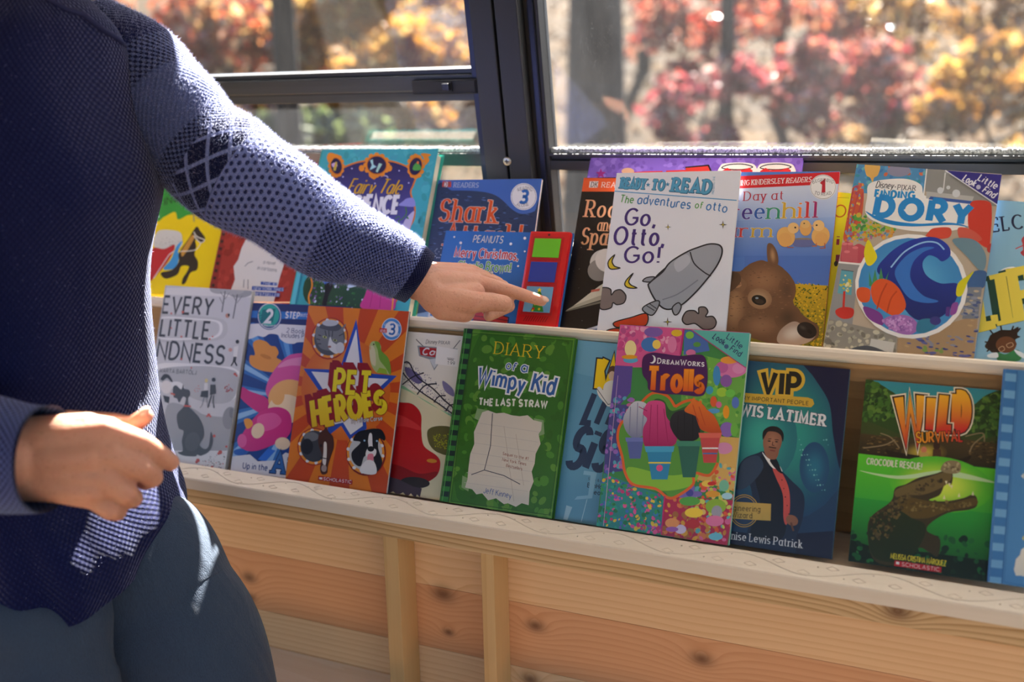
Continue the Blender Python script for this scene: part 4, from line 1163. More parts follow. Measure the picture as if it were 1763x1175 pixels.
("e","e08a2c",[303,2220,35,-17,-9,-21]),
("e","e08a2c",[355,2164,24,-29,-20,-11]),
("e","c86a1c",[277,2089,88,18,57,-126]),
("e","1c1c4a",[277,2089,82,17,52,-114]),
("e","e08a2c",[1518,2083,115,-28,-13,-153]),
("e","e08a2c",[1632,2083,6,-32,-24,0]),
("e","e08a2c",[1632,2004,-12,-28,-23,11]),
("e","e08a2c",[1602,1946,-26,-16,-16,20]),
("e","e08a2c",[1550,1925,-34,-1,-5,22]),
("e","e08a2c",[1489,1945,-33,16,8,20]),
("e","e08a2c",[1436,2003,-23,28,18,12]),
("e","e08a2c",[1405,2083,-7,32,24,0]),
("e","e08a2c",[1404,2163,11,28,23,-12]),
("e","e08a2c",[1434,2221,26,17,16,-20]),
("e","e08a2c",[1487,2243,34,-1,4,-23]),
("e","e08a2c",[1548,2221,33,-16,-8,-20]),
("e","e08a2c",[1601,2163,22,-28,-19,-12]),
("e","c86a1c",[1518,2083,99,-24,-11,-132]),
("e","1c1c4a",[1518,2083,92,-22,-10,-120]),
("s","e08a2c",[113,2279,189,2278,308,2222,220,2208,163,2124,98,2208]),
("s","e08a2c",[1562,2259,1616,2272,1719,2251,1683,2218,1707,2164,1650,2097,1615,2204]),
("e","e08a2c",[690,2055,44,0,10,-47]),
("e","e08a2c",[1122,2056,44,0,10,-47]),
("s","e08a2c",[828,1959,1062,1960,966,1932,916,1891]),
("p","a8dce0",[798,2172,839,2186,863,2110,921,2076,821,2028,842,2103]),
("p","a8d8c8",[946,2131,1000,2117,953,1994,921,2007]),
("s","c8a8d8",[195,2117,266,2138,294,2082,236,2068]),
("s","c8b040",[251,2138,281,2138,283,2026,244,2033]),
("s","4aa04a",[1483,2083,1529,2137,1606,2070,1593,2029,1494,2029]),
("e","c86a3a",[1543,2137,17,0,4,-22]),
("t","Fairy",[529,1697,932,1677],206,"d8a81e",0.12,{"slant": 0.28,"k": 0.5}),
("t","Tale",[1022,1700,1350,1679],203,"d8a81e",0.12,{"slant": 0.28,"k": 0.5}),
("t","SCIENCE",[530,1424,1387,1416],224,"e2e4ea",0.26,{"ol": [("3a3a70",0.03)],"jit": 0.05}),
("t","Magical tales",[1021,1326,1225,1314],32,"d0d0f0",0.12,{}),
("t","experiments",[1089,1274,1278,1265],32,"d0d0f0",0.12,{}),
("s","244a30",[242,535,1228,599,1234,102,292,96]),
("r",["2f6a34","1e3c28","48803c","7a5a9a","c8d0e8","3a7a3a"],[248,512,1208,576,1209,100,304,97],130,21,52,1.0),
("s","3f7ad8",[409,496,640,506,639,395,486,383]),
("s","14181e",[485,388,612,400,574,226,566,88,497,107,505,246]),
("s","cfe0f4",[878,470,989,544,1024,499,918,403,973,383,840,354]),
("s","e0a888",[984,566,1114,549,1028,477,991,475]),
("s","c83a8c",[1162,437,1252,486,1524,364,1583,76,1113,84,1126,254]),
("l","b02a78",13,[1237,440,1234,102],0),
("l","b02a78",14,[1344,400,1383,98],0),
("l","e8902c",24,[222,511,285,351,265,210,304,97],1),
("l","e8902c",24,[1545,320,1571,75],1),
("p","2a8aa0",[63,622,98,623,97,86,63,84]),
("p","5ac0d0",[-16,619,63,622,71,84,-8,80])],
'shark':[
("p","3d68b4",[0,0,1477,0,1477,1904,0,1904]),
("s","2a3f60",[-22,1741,225,1754,485,1749,705,1727,863,1681,988,1600,1102,1503,1222,1436,1333,1430,1438,1466,1474,1514,1577,40,40,-20]),
("r",["3f5c8a","1c2c48","4f70a8","24385a","5a80b8"],[-6,1725,486,1737,839,1675,1089,1503,1274,1418,1462,1466,1521,268,50,220],300,34,61,4.5),
("p","c8443a",[66,1888,119,1885,130,1803,70,1806]),
("p","d8d0d0",[87,1881,159,1880,169,1805,96,1805]),
("p","c8443a",[139,1883,194,1880,204,1802,158,1802]),
("t","DK",[85,1812,193,1807],63,"8a4a48",0.16,{"serif": 1}),
("t","READERS",[237,1801,599,1793],66,"b8c4d8",0.14,{"serif": 1,"k": 0.6}),
("e","dfe0e2",[1258,1662,181,-1,26,-184]),
("e","33415c",[1258,1662,169,-1,24,-172]),
("e","dfe0e2",[1258,1662,165,-1,24,-168]),
("t","3",[1195,1581,1325,1574],164,"2c6ab8",0.25,{}),
("t","READING",[1162,1731,1365,1729],44,"4a4c54",0.1,{"serif": 1,"bend": 0.45}),
("t","ALONE",[1176,1541,1340,1541],44,"4a4c54",0.1,{"serif": 1,"bend": -0.4}),
("t","Shark",[88,1331,926,1306],299,"d8521e",0.15,{"serif": 1,"k": 0.42,"ol": [("e0c8b8",0.022)]}),
("t","Attack!",[231,999,1299,982],295,"d8521e",0.15,{"serif": 1,"k": 0.42,"ol": [("e0c8b8",0.022)]}),
("r",["a8b8d0","c8d4e4"],[58,948,249,1048,258,756,72,704],20,11,62,1.0),
("p","8ab0d8",[-5,57,216,104,183,-42,13,-49]),
("p","d0d8e4",[161,89,594,27,579,-52,159,-69])],
'peanuts':[
("p","2a6cb8",[0,0,1759,0,1759,1229,0,1229]),
("e","20406c",[141,1140,15,0,2,-15]),
("e","e4e6ea",[136,1144,13,0,2,-12]),
("e","20406c",[249,1062,21,0,4,-21]),
("e","e4e6ea",[244,1065,19,1,4,-18]),
("e","20406c",[949,1065,22,0,4,-21]),
("e","e4e6ea",[945,1068,19,1,3,-19]),
("e","20406c",[1127,1146,22,0,4,-22]),
("e","e4e6ea",[1123,1149,19,1,3,-19]),
("e","20406c",[1157,969,16,1,3,-15]),
("e","e4e6ea",[1153,973,13,0,2,-13]),
("e","20406c",[1100,773,15,0,3,-15]),
("e","e4e6ea",[1096,776,13,1,2,-13]),
("t","PEANUTS",[410,1077,827,1075],94,"dfe2e6",0.11,{"slant": 0.1,"ol": [("1f2f4c",0.035)]}),
("t","Merry Christmas,",[184,879,1079,858],127,"c03038",0.14,{"ol": [("e2e4e8",0.05)],"jit": 0.05}),
("t","Charlie Brown!",[254,700,1004,696],120,"4aa03c",0.14,{"ol": [("e2e4e8",0.05)],"jit": 0.05}),
("p","b8281e",[608,154,682,197,1077,101,1082,-1,612,-14]),
("l","201418",11,[608,154,682,197,1090,102,1091,-51],0),
("l","201418",8,[604,102,1084,63],0),
("l","201418",8,[606,50,1085,25],0),
("p","e0e4ea",[-191,87,412,27,420,-12,-159,-70])],
'rocks':[
("p","121214",[0,0,1499,0,1499,2028,0,2028]),
("p","d8562a",[0,2026,1026,2003,1037,1827,-4,1836]),
("p","d8d0cc",[84,1978,200,1977,203,1889,87,1890]),
("t","DK",[107,1901,197,1897],66,"4a3a38",0.14,{"serif": 1}),
("t","READERS",[250,1894,689,1884],68,"e0d8d4",0.14,{"serif": 1,"k": 0.6}),
("t","Rockets",[90,1492,998,1467],223,"dca078",0.14,{"serif": 1,"k": 0.4}),
("t","and",[283,1299,494,1296],166,"dca078",0.12,{"serif": 1,"k": 0.4}),
("t","Spaceships",[97,1117,1146,1099],219,"dca078",0.14,{"serif": 1,"k": 0.4}),
("e","cfccc6",[439,854,156,65,92,-181]),
("e","8f8c88",[395,775,134,56,68,-133]),
("e","e0ddd8",[464,906,123,51,73,-145]),
("p","b8b4a0",[46,234,229,369,473,596,738,834,801,402,479,391]),
("p","dcd8c4",[137,302,426,568,654,729,687,500,446,441]),
("p","7a7868",[46,234,481,378,497,353,48,221]),
("p","c86a58",[333,514,444,538,436,504,333,483]),
("s","3f6ab0",[219,-46,362,6,644,119,674,-79,224,-76]),
("s","c8d8f0",[267,-29,408,33,646,107,650,79,413,3]),
("r",["8a8a90","c0c0c8"],[56,1786,653,1782,630,219,35,-9],16,6,71,1.0)],
'otto':[
("p","dedfe8",[0,0,1512,0,1512,2091,0,2091]),
("t","READY",[61,1896,377,1875],127,"4f9ac0",0.22,{"serif": 1,"ol": [("2a5a78",0.02)],"ext": (0.05,-0.05,"2f6484",2)}),
("t","TO",[458,1869,613,1856],125,"4f9ac0",0.22,{"serif": 1,"ol": [("2a5a78",0.02)],"ext": (0.05,-0.05,"2f6484",2)}),
("t","READ",[701,1844,1181,1806],160,"4f9ac0",0.22,{"serif": 1,"ol": [("2a5a78",0.02)],"ext": (0.05,-0.05,"2f6484",2)}),
("p","3f86b0",[409,1961,419,1938,442,1937,426,1922,435,1899,414,1912,397,1900,400,1923,381,1938,404,1938]),
("p","3f86b0",[651,1961,661,1939,683,1937,667,1923,675,1900,656,1913,638,1901,642,1923,623,1938,645,1939]),
("t","PRE-LEVEL ONE",[1224,1793,1217,2021],23,"4f9ac0",0.14,{}),
("l","5a9ac8",13,[2,1850,1498,1709],0),
("t","The",[80,1700,255,1686],94,"4f9a4e",0.14,{"jit": 0.06}),
("t","adventures",[300,1685,959,1612],114,"3f78b4",0.14,{"jit": 0.06}),
("t","of",[1010,1619,1105,1610],81,"4f9a4e",0.14,{}),
("t","otto",[1144,1595,1396,1563],106,"3f78b4",0.14,{"jit": 0.06}),
("t","Go,",[164,1413,564,1392],206,"443078",0.17,{"serif": 0.6,"k": 0.7}),
("t","Otto,",[61,1158,694,1145],220,"443078",0.17,{"serif": 0.6,"k": 0.7}),
("t","Go!",[216,926,662,926],197,"443078",0.17,{"serif": 0.6,"k": 0.7}),
("p","2a2a2e",[712,1419,723,1383,758,1376,724,1370,722,1333,711,1370,676,1376,710,1383]),
("p","d0b83a",[715,1398,720,1380,737,1376,721,1373,719,1355,714,1373,697,1376,714,1380]),
("p","2a2a2e",[1361,1459,1373,1413,1417,1404,1375,1396,1371,1350,1359,1396,1315,1405,1357,1413]),
("p","d0b83a",[1364,1432,1370,1409,1391,1404,1370,1400,1369,1377,1363,1400,1341,1404,1362,1409]),
("p","2a2a2e",[830,257,844,209,892,201,846,191,842,142,829,190,781,198,827,208]),
("p","d0b83a",[833,228,840,204,864,200,841,195,839,171,833,195,809,198,832,204]),
("s","cfb62c",[102,1018,41,950,37,886,80,837,188,851,119,875,80,937]),
("l","26262c",15,[102,1018,41,950,37,886,80,837,188,851,119,875,80,937,102,1018],1),
("s","cfb62c",[354,783,286,702,274,640,327,604,423,606,347,642,317,691]),
("l","26262c",15,[354,783,286,702,274,640,327,604,423,606,347,642,317,691,354,783],1),
("s","7c706e",[-23,572,35,603,106,580,124,513,162,564,233,577,302,505,288,418,207,392,155,415,139,353,44,326,-11,374]),
("l","26262c",15,[-23,572,35,603,106,580,124,513,162,564,233,577,302,505,288,418,207,392,155,415,139,353,44,326,-11,374,-23,572],1),
("s","7c706e",[1004,234,1041,330,1131,345,1185,311,1184,382,1252,389,1291,337,1274,278,1353,280,1398,211,1366,139,1266,124,1194,169,1146,191,1056,176]),
("l","26262c",15,[1004,234,1041,330,1131,345,1185,311,1184,382,1252,389,1291,337,1274,278,1353,280,1398,211,1366,139,1266,124,1194,169,1146,191,1056,176,1004,234],1),
("l","26262c",18,[584,659,666,783,795,908],1),
("s","9a9ea8",[565,621,582,683,711,808,792,933,967,1058,1101,1120,1236,1163,1353,1146,1388,1061,1351,915,1253,744,1111,548,964,400,806,352,679,441]),
("l","26262c",19,[565,621,582,683,711,808,792,933,967,1058,1101,1120,1236,1163,1353,1146,1388,1061,1351,915,1253,744,1111,548,964,400,806,352,679,441,565,621],1),
("l","26262c",15,[1014,1063,1074,923,1200,815,1285,768],1),
("l","7c808a",15,[747,467,926,544,1140,718],1),
("s","b0b4be",[839,933,970,1033,1026,935,899,811]),
("s","8f939c",[485,694,528,736,623,745,581,688,534,682]),
("l","26262c",15,[485,694,528,736,623,745,581,688,534,682,485,694],1),
("s","8f939c",[678,453,717,417,650,275,531,327,544,384]),
("l","26262c",15,[678,453,717,417,650,275,531,327,544,384,678,453],1),
("s","8f939c",[874,373,937,435,977,388,951,304,906,290]),
("l","26262c",15,[874,373,937,435,977,388,951,304,906,290,874,373],1),
("l","26262c",10,[567,389,668,331],0),
("l","26262c",10,[600,414,689,356],0),
("s","c8401e",[199,171,393,238,578,292,582,148,381,141,240,112]),
("l","26262c",15,[199,171,393,238,578,292,582,148,381,141,240,112,199,171],1),
("s","c8401e",[124,71,266,100,416,45,177,36]),
("l","26262c",15,[124,71,266,100,416,45,177,36,124,71],1)],
'green':[
("p","4f78c0",[0,0,1497,0,1497,2119,0,2119]),
("p","c8cede>8aa4d4",[52,1893,1500,1962,1503,1539,60,1461]),
("p","8aa4d4>4a72bc",[58,1472,1506,1549,1529,1057,69,1018]),
("p","4a6fb8",[534,1050,1575,1077,1534,710,578,673]),
("p","c8a020>6a6a1c",[616,735,1544,717,1500,-53,557,-101]),
("r",["e0b81c","d8a818","5a6420","3f5218","c89c18"],[1122,753,1545,710,1499,-42,1217,32],420,12,81,1.0),
("p","c81e28",[33,2044,362,2066,1495,2113,1500,1962,376,1905,44,1888]),
("t","DORLING KINDERSLEY",[208,1934,886,1972],65,"e4dcdc",0.15,{"serif": 1,"k": 0.5,"narrow": 1}),
("t","READERS",[906,1972,1188,1989],63,"e4dcdc",0.15,{"serif": 1,"slant": 0.18,"k": 0.5}),
("e","e2e0e0",[1329,1922,146,0,15,-159]),
("e","3a3a44",[1329,1922,139,0,14,-151]),
("e","e2e0e0",[1329,1922,136,0,13,-147]),
("t","1",[1294,1848,1361,1853],139,"b82034",0.3,{}),
("t","BEGINNING",[1206,1961,1439,1960],38,"3a3a44",0.11,{"serif": 1,"bend": 0.5}),
("t","TO READ",[1241,1833,1429,1833],38,"3a3a44",0.11,{"serif": 1,"bend": -0.3}),
("t","A Day at",[288,1739,900,1766],115,"b82c40",0.12,{"serif": 1,"k": 0.4}),
("t","G",[140,1496,252,1501],199,"3a9a3a",0.16,{"serif": 1,"k": 0.4,"ol": [("dfe2ea",0.015)]}),
("t","r",[270,1502,438,1509],198,"a83a80",0.16,{"serif": 1,"k": 0.4,"ol": [("dfe2ea",0.015)]}),
("t","e",[444,1509,566,1514],197,"4a3a90",0.16,{"serif": 1,"k": 0.4,"ol": [("dfe2ea",0.015)]}),
("t","e",[587,1515,710,1520],196,"2c5aa8",0.16,{"serif": 1,"k": 0.4,"ol": [("dfe2ea",0.015)]}),
("t","n",[728,1521,885,1527],195,"2f8a6a",0.16,{"serif": 1,"k": 0.4,"ol": [("dfe2ea",0.015)]}),
("t","h",[907,1528,1062,1535],195,"c8a030",0.16,{"serif": 1,"k": 0.4,"ol": [("dfe2ea",0.015)]}),
("t","i",[1089,1536,1148,1538],193,"e07a28",0.16,{"serif": 1,"k": 0.4,"ol": [("dfe2ea",0.015)]}),
("t","l",[1172,1539,1238,1542],193,"c83038",0.16,{"serif": 1,"k": 0.4,"ol": [("dfe2ea",0.015)]}),
("t","l",[1260,1543,1331,1546],192,"982060",0.16,{"serif": 1,"k": 0.4,"ol": [("dfe2ea",0.015)]}),
("t","F",[102,1277,251,1282],167,"6a3a9a",0.16,{"serif": 1,"k": 0.4,"ol": [("dfe2ea",0.015)]}),
("t","a",[260,1280,412,1285],166,"b83050",0.16,{"serif": 1,"k": 0.4,"ol": [("dfe2ea",0.015)]}),
("t","r",[440,1284,559,1288],165,"c83a38",0.16,{"serif": 1,"k": 0.4,"ol": [("dfe2ea",0.015)]}),
("t","m",[577,1286,825,1293],165,"c8a030",0.16,{"serif": 1,"k": 0.4,"ol": [("dfe2ea",0.015)]}),
("e","6a70a0",[1172,1227,118,2,5,-51]),
("e","5a6090",[1170,1256,117,2,2,-29]),
("e","8a7a68",[1169,1266,100,2,2,-20]),
("s","62689a",[1056,1254,1285,1258,1280,1195,1234,1177,1121,1174,1070,1195]),
("e","dca860",[976,1296,91,40,50,-114]),
("e","d8a05a",[971,1257,75,1,9,-88]),
("e","e4b878",[1049,1405,63,1,7,-68]),
("e","2a2018",[1070,1411,11,0,2,-12]),
("p","c89a80",[1102,1420,1146,1405,1105,1389]),
("e","d8a05a",[1185,1407,66,1,10,-97]),
("e","dcae6a",[1176,1456,53,1,5,-51]),
("e","2a2018",[1164,1464,9,0,1,-8]),
("e","dca860",[1360,1313,96,-36,-26,-114]),
("e","d8a05a",[1372,1274,73,2,8,-86]),
("e","e4b878",[1326,1439,63,1,7,-68]),
("e","2a2018",[1304,1443,11,1,1,-11]),
("p","c89a80",[1271,1452,1231,1436,1274,1421]),
("l","b8684a",11,[1006,1179,1016,1165,1078,1163],0),
("l","b8684a",12,[1321,1225,1324,1188,1277,1185],0),
("l","b8684a",12,[1411,1227,1421,1165,1365,1163],0),
("s","6f4d36",[342,840,522,858,602,946,732,999,825,965,939,932,1059,840,1125,723,1134,534,1188,419,1328,309,1429,245,1442,108,1313,32,1103,-4,929,8,704,65,544,103,368,69,291,691]),
("e","94694a*6f4d36",[781,758,285,10,25,-227]),
("e","a87c58*6f4d36",[482,433,167,7,42,-355]),
("e","8f664a*6f4d36",[819,212,260,14,18,-163]),
("e","4e3828*6f4d36",[1101,321,150,7,17,-163]),
("e","5a4030*6f4d36",[1057,649,97,4,17,-165]),
("s","7d5a40",[275,826,447,819,595,715,563,605,424,635,293,679]),
("s","a87c5c",[304,777,440,782,541,701,501,651,384,683]),
("s","6f4d36",[778,1184,832,1202,899,1101,925,980,896,919,814,965]),
("e","b08660*6f4d36",[854,1063,39,6,24,-115]),
("r",["7d583e","624430","876046"],[390,817,736,962,1061,816,1123,533,916,124,471,146],160,17,84,3),
("e","b89878*8f6a4c",[766,529,136,-32,-16,-120]),
("e","120e0b",[759,512,83,-19,-8,-58]),
("e","3a2c24",[765,498,53,-12,-4,-28]),
("e","8a9aa8",[734,535,18,1,2,-12]),
("s","a88e7c",[1041,177,1181,278,1340,182,1419,130,1334,33,1147,-13,1013,36]),
("e","cdbfb2*a88e7c",[1185,139,153,39,28,-107]),
("e","231a18",[1319,181,104,-44,-28,-85]),
("e","4a403c*231a18",[1274,209,52,-23,-11,-32]),
("e","0c0908",[1352,167,25,-19,-10,-16]),
("s","59402e",[390,817,504,821,518,700,374,573])],
'purple':[
("p","7a5ab8",[0,0,2631,0,2631,2283,0,2283]),
("r",["8464c0","7050ac","8e6ec8","6a4aa4"],[-11,2273,2632,2274,2617,2005,-12,1981],160,46,91,1.0),
("p","a02880",[141,2137,168,2086,221,2084,186,2050,209,1997,160,2027,122,1997,127,2049,80,2083,132,2086]),
("p","c8281e",[549,2081,726,2096,954,2103,963,2043,555,2040]),
("p","c8281e",[1003,2108,1276,2121,1287,2046,988,2044]),
("p","c0302a",[1235,2147,1513,2180,1560,2106,1287,2046]),
("l","1c1a22",19,[1234,2153,1517,2183,1563,2101],0),
("e","d0a080",[507,2095,83,0,9,-49]),
("s","d8d4d0",[1667,2176,1746,2213,1960,2219,2088,2177,2091,2026,1671,2022]),
("l","202028",13,[1687,2149,1773,2192,1939,2198,2057,2161,1948,2129,1805,2129,1687,2149],1),
("p","b8262c",[1693,2107,1754,2150,1807,2118,1949,2124,2016,2151,2063,2117,2058,2012,1697,2009]),
("s","d8d4d0",[2128,2177,2206,2214,2414,2220,2538,2179,2540,2029,2131,2026]),
("l","202028",13,[2148,2151,2232,2193,2393,2199,2508,2163,2401,2132,2263,2131,2148,2151],1),
("p","b8262c",[2153,2110,2213,2151,2264,2121,2402,2126,2468,2153,2513,2119,2507,2016,2156,2013])],
'yellow':[
("p","d8c81a",[0,0,1530,0,1530,2022,0,2022]),
("l","a89a18",7,[1169,1954,1299,1962],0),
("t","TOO",[892,1679,1308,1725],147,"b8561e",0.11,{}),
("t","i",[1270,1374,1308,1379],109,"8a2848",0.3,{}),
("p","7a1f4a",[1294,1255,1342,1262,1358,1155,1306,1153]),
("e","1c1c22",[1316,1149,21,3,6,-33])],
'dory':[
("p","b8a894",[0,0,1503,0,1503,2272,0,2272]),
("p","4a8ab8",[-8,2287,740,2278,749,1939,-2,1920]),
("r",["3f78b0","5a9ac8","3a90a0","6ab0b8","c86a4a"],[-6,2275,741,2273,728,2080,0,1969],60,29,101,1.0),
("s","d8a85a",[93,2283,243,2282,247,2160,211,2121,206,2060,169,2117,121,2150]),
("e","8a88a0",[458,2226,123,10,11,-71]),
("s","c8583a",[-23,1918,117,1979,151,1500,8,1342]),
("r",["c85a48","d8a84a","6a90b8","a84a6a"],[-3,1993,109,2027,102,1543,25,1368],60,22,102,1.0),
("l","b84a48",18,[11,1970,12,1703,34,1440],1),
("l","b84a48",17,[78,1951,58,1683,69,1420],1),
("l","b84a48",17,[124,1931,117,1713,72,1468],1),
("r",["58a048","7ab83a","4a8a4a","a8b848","c8a83a"],[24,1631,366,1737,525,1516,112,1353],120,28,103,1.0),
("r",["c87a3a","d8a040","5a90b8","a86a9a"],[13,1438,525,1516,498,1419,32,1321],50,23,104,1.0),
("s","ece8e4",[189,2058,514,2134,708,2079,789,1943,1150,1952,1321,1852,1251,1637,928,1534,521,1539,212,1650,174,1887]),
("p","8a8a88",[731,2272,1463,2261,1501,1892,1276,1894,770,2001]),
("p","b0aeac",[780,2002,1264,1986,1252,1927,788,1919]),
("l","d0d0d0",12,[939,2241,949,2028],0),
("l","e8e8e8",12,[744,2278,762,1846],0),
("e","c8ccd0",[919,2026,32,3,5,-38]),
("e","c8ccd0",[994,2068,20,2,3,-23]),
("e","c8ccd0",[1083,2005,39,4,6,-46]),
("p","3a5aa0",[829,1947,1271,1929,1266,1893,814,1910]),
("s","c83a2e",[1237,1891,1309,1944,1428,1932,1462,1819,1481,1592,1476,1410,1327,1508,1248,1660]),
("s","d04a38",[869,1528,922,1580,1079,1596,1075,1481,859,1457]),
("s","c8584a",[1157,1605,1296,1596,1407,1493,1218,1450]),
("s","b03a34",[1489,1457,1612,1470,1618,1347,1481,1365]),
("t","Disney",[244,2002,430,2002],77,"3c3a40",0.11,{"slant": 0.15}),
("e","3c3a40",[451,2027,6,1,1,-7]),
("t","PIXAR",[476,1998,667,2003],57,"3c3a40",0.13,{"serif": 1}),
("t","FINDING",[248,1889,672,1904],81,"1c8ac8",0.3,{}),
("t","DORY",[256,1673,1288,1653],218,"1c84c8",0.34,{"fat": 1,"tall": [1,1.0,1.1,1.0]}),
("s","1c84c8",[186,1707,316,1655,509,1620,755,1614,992,1652,1150,1655,1253,1626,1114,1635,918,1608,680,1574,474,1576,300,1623]),
("p","ece8e4",[580,1762,598,1778,620,1771,647,1792,681,1772,655,1741,623,1752,598,1740]),
("s","b84a58",[15,1295,74,1326,123,1284,182,1314,275,1253,256,1110,33,1061]),
("p","c05a64",[-4,1293,55,1300,81,1090,31,1084]),
("e","d87a80",[26,1297,31,3,2,-17]),
("p","c05a64",[59,1300,117,1307,143,1097,94,1091]),
("e","d87a80",[88,1303,31,4,3,-16]),
("p","c05a64",[119,1259,177,1266,202,1057,153,1051]),
("e","d87a80",[148,1263,31,3,2,-17]),
("p","c05a64",[39,1203,97,1210,123,1001,74,995]),
("e","d87a80",[68,1206,31,4,3,-16]),
("p","909090",[0,1069,219,1083,279,82,16,42]),
("l","e8e4e0",21,[-1,1073,262,1076],0),
("p","5aa0b0",[45,992,172,984,197,708,49,712]),
("r",["c8b840","e0d8a0"],[63,947,166,959,179,752,66,737],20,19,105,1.0),
("l","3a3a40",7,[45,987,176,984],0),
("s","c8342c",[65,518,137,562,243,553,247,462,160,427,81,462]),
("l","c8342c",23,[117,744,141,539],1),
("p","8f8a80",[16,407,726,326,749,108,4,52]),
("r",["a8a290","c8c0a8","7a7468","b8b09a"],[20,385,710,302,720,103,22,66],60,36,106,1.0),
("p","c8c4bc",[477,246,720,236,717,125,474,133]),
("s","4a5058",[295,107,449,163,616,132,663,84,262,57]),
("p","a88a68",[743,284,1479,653,1505,140,762,92]),
("r",["3f4a88","5a5f98","b89a70","8a8a98","2f3a78"],[798,248,1473,696,1507,157,800,104],60,33,107,2.5),
("r",["7a9a4a"],[997,233,1190,240,1181,173,1026,171],8,20,108,1.0),
("s","6a8a98",[1118,1462,1330,1485,1468,1319,1454,1137,1278,1297]),
("s","3a6090",[1343,1101,1491,1142,1495,964,1347,923]),
("p","7a808a",[1344,945,1477,962,1485,610,1335,589]),
("r",["4a5a88","8a90a0","b8a890"],[1347,923,1479,940,1485,610,1329,632],30,31,109,2),
("e","ece8e4",[777,892,567,14,42,-595]),
("e","5ab0d8*3a86c0",[773,891,528,14,39,-550]),
("s","1f3aa0>162a6a",[417,1013,490,1207,630,1363,799,1451,958,1468,1088,1390,1123,1280,1055,1203,990,1241,908,1255,862,1158,921,1028,1070,955,1224,975,1265,890,1206,682,1070,541,875,526,712,684,626,854]),
("s","3070c0",[598,1035,690,1230,836,1339,954,1352,844,1282,764,1146,771,964,914,800,1079,754,966,717,804,741,685,862]),
("l","8fc0e8",16,[551,1075,664,1273,828,1396,966,1411,1055,1340],1),
("s","e0d01e",[267,1370,333,1283,392,1173,345,1074,291,1091,248,1227]),
("s","d0c81e",[1378,1128,1335,1011,1299,850,1242,843,1243,977,1327,1077]),
("p","3f8a58",[336,1003,388,871,393,1033,448,878,450,1063,507,897,538,1027,526,842,363,833]),
("s","d8562a",[385,824,451,925,575,917,692,817,768,646,675,532,524,591,430,669]),
("s","d8562a",[247,784,304,814,380,789,390,664,311,642,255,704]),
("l","b8401e",16,[484,585,500,747,539,889],1),
("l","b8401e",16,[591,554,606,715,652,812],1),
("s","7a3a8a",[340,589,444,580,544,525,572,416,489,427,398,483]),
("s","a06ab0",[565,460,673,543,833,542,927,444,862,346,702,356]),
("r",["b880c0","8a5aa0","c89ad0"],[565,460,675,532,879,504,879,370,659,372],90,20,110,1.0),
("s","2f7a98",[917,509,1030,547,1097,490,1013,390,916,387]),
("p","5a3a8a",[1165,699,1203,704,1209,594,1169,599]),
("s","8a4a98",[1218,739,1273,758,1269,646,1215,617]),
("e","3a3a80",[1081,532,54,7,7,-48]),
("p","2f2a80",[936,2265,1508,2260,1505,1904]),
("l","d8d8e0",12,[936,2265,1505,1904],0),
("t","Little",[1268,2179,1466,2086],74,"e4e4ec",0.16,{"jit": 0.08}),
("t","Look",[1117,2161,1249,2097],75,"e4e4ec",0.17,{"jit": 0.08}),
("t","Find",[1334,2051,1457,1976],74,"e4e4ec",0.16,{"jit": 0.08}),
("e","b8b8d0",[1293,2096,23,2,3,-27])],
'life':[
("p","8ab8d0",[0,0,2032,0,2032,1873,0,1873]),
("t","WELCOME",[-174,1456,672,1657],163,"1c2444",0.15,{"serif": 1,"k": 0.5}),
("s","b83a44",[284,1428,326,1478,351,1252,291,1280,322,1340]),
("l","c04a50",12,[239,1321,336,1387],0),
("l","c04a50",12,[291,1452,333,1250],0),
("l","e4e4e0",21,[105,1000,154,1073,245,1105,288,1064],1),
("l","1f6a58",46,[151,937,159,1028,212,1068,254,1027,231,979,199,1010],1),
("t","LIFE",[-7,392,771,697],520,"e8d050",0.22,{"serif": 1,"k": 0.75,"ext": (-0.13,-0.06,"14443a",4),"slant": 0.12}),
("s","2a1c16",[80,194,100,263,120,331,171,371,215,398,307,410,368,451,368,364,398,346,356,308,372,255,333,185,171,141,131,158]),
("l","2a1c16",15,[148,335,104,384],0),
("l","2a1c16",16,[216,388,201,441],0),
("l","2a1c16",16,[308,400,321,456],0),
("l","2a1c16",15,[365,396,387,442],0),
("l","2a1c16",15,[112,242,73,248],0),
("l","2a1c16",15,[129,179,105,143],0),
("e","6a4028",[275,242,95,13,10,-90]),
("l","c8a888",6,[212,190,246,221,268,187,234,161,212,190],1),
("l","c8a888",6,[280,243,324,271,342,240,302,213,280,243],1),
("s","2f7a4a",[199,145,283,139,369,201,418,175,418,89,239,42]),
("s","e0e4e8",[118,112,199,145,214,93,131,81]),
("s","e0e4e8",[360,199,465,160,461,116,393,150])]}

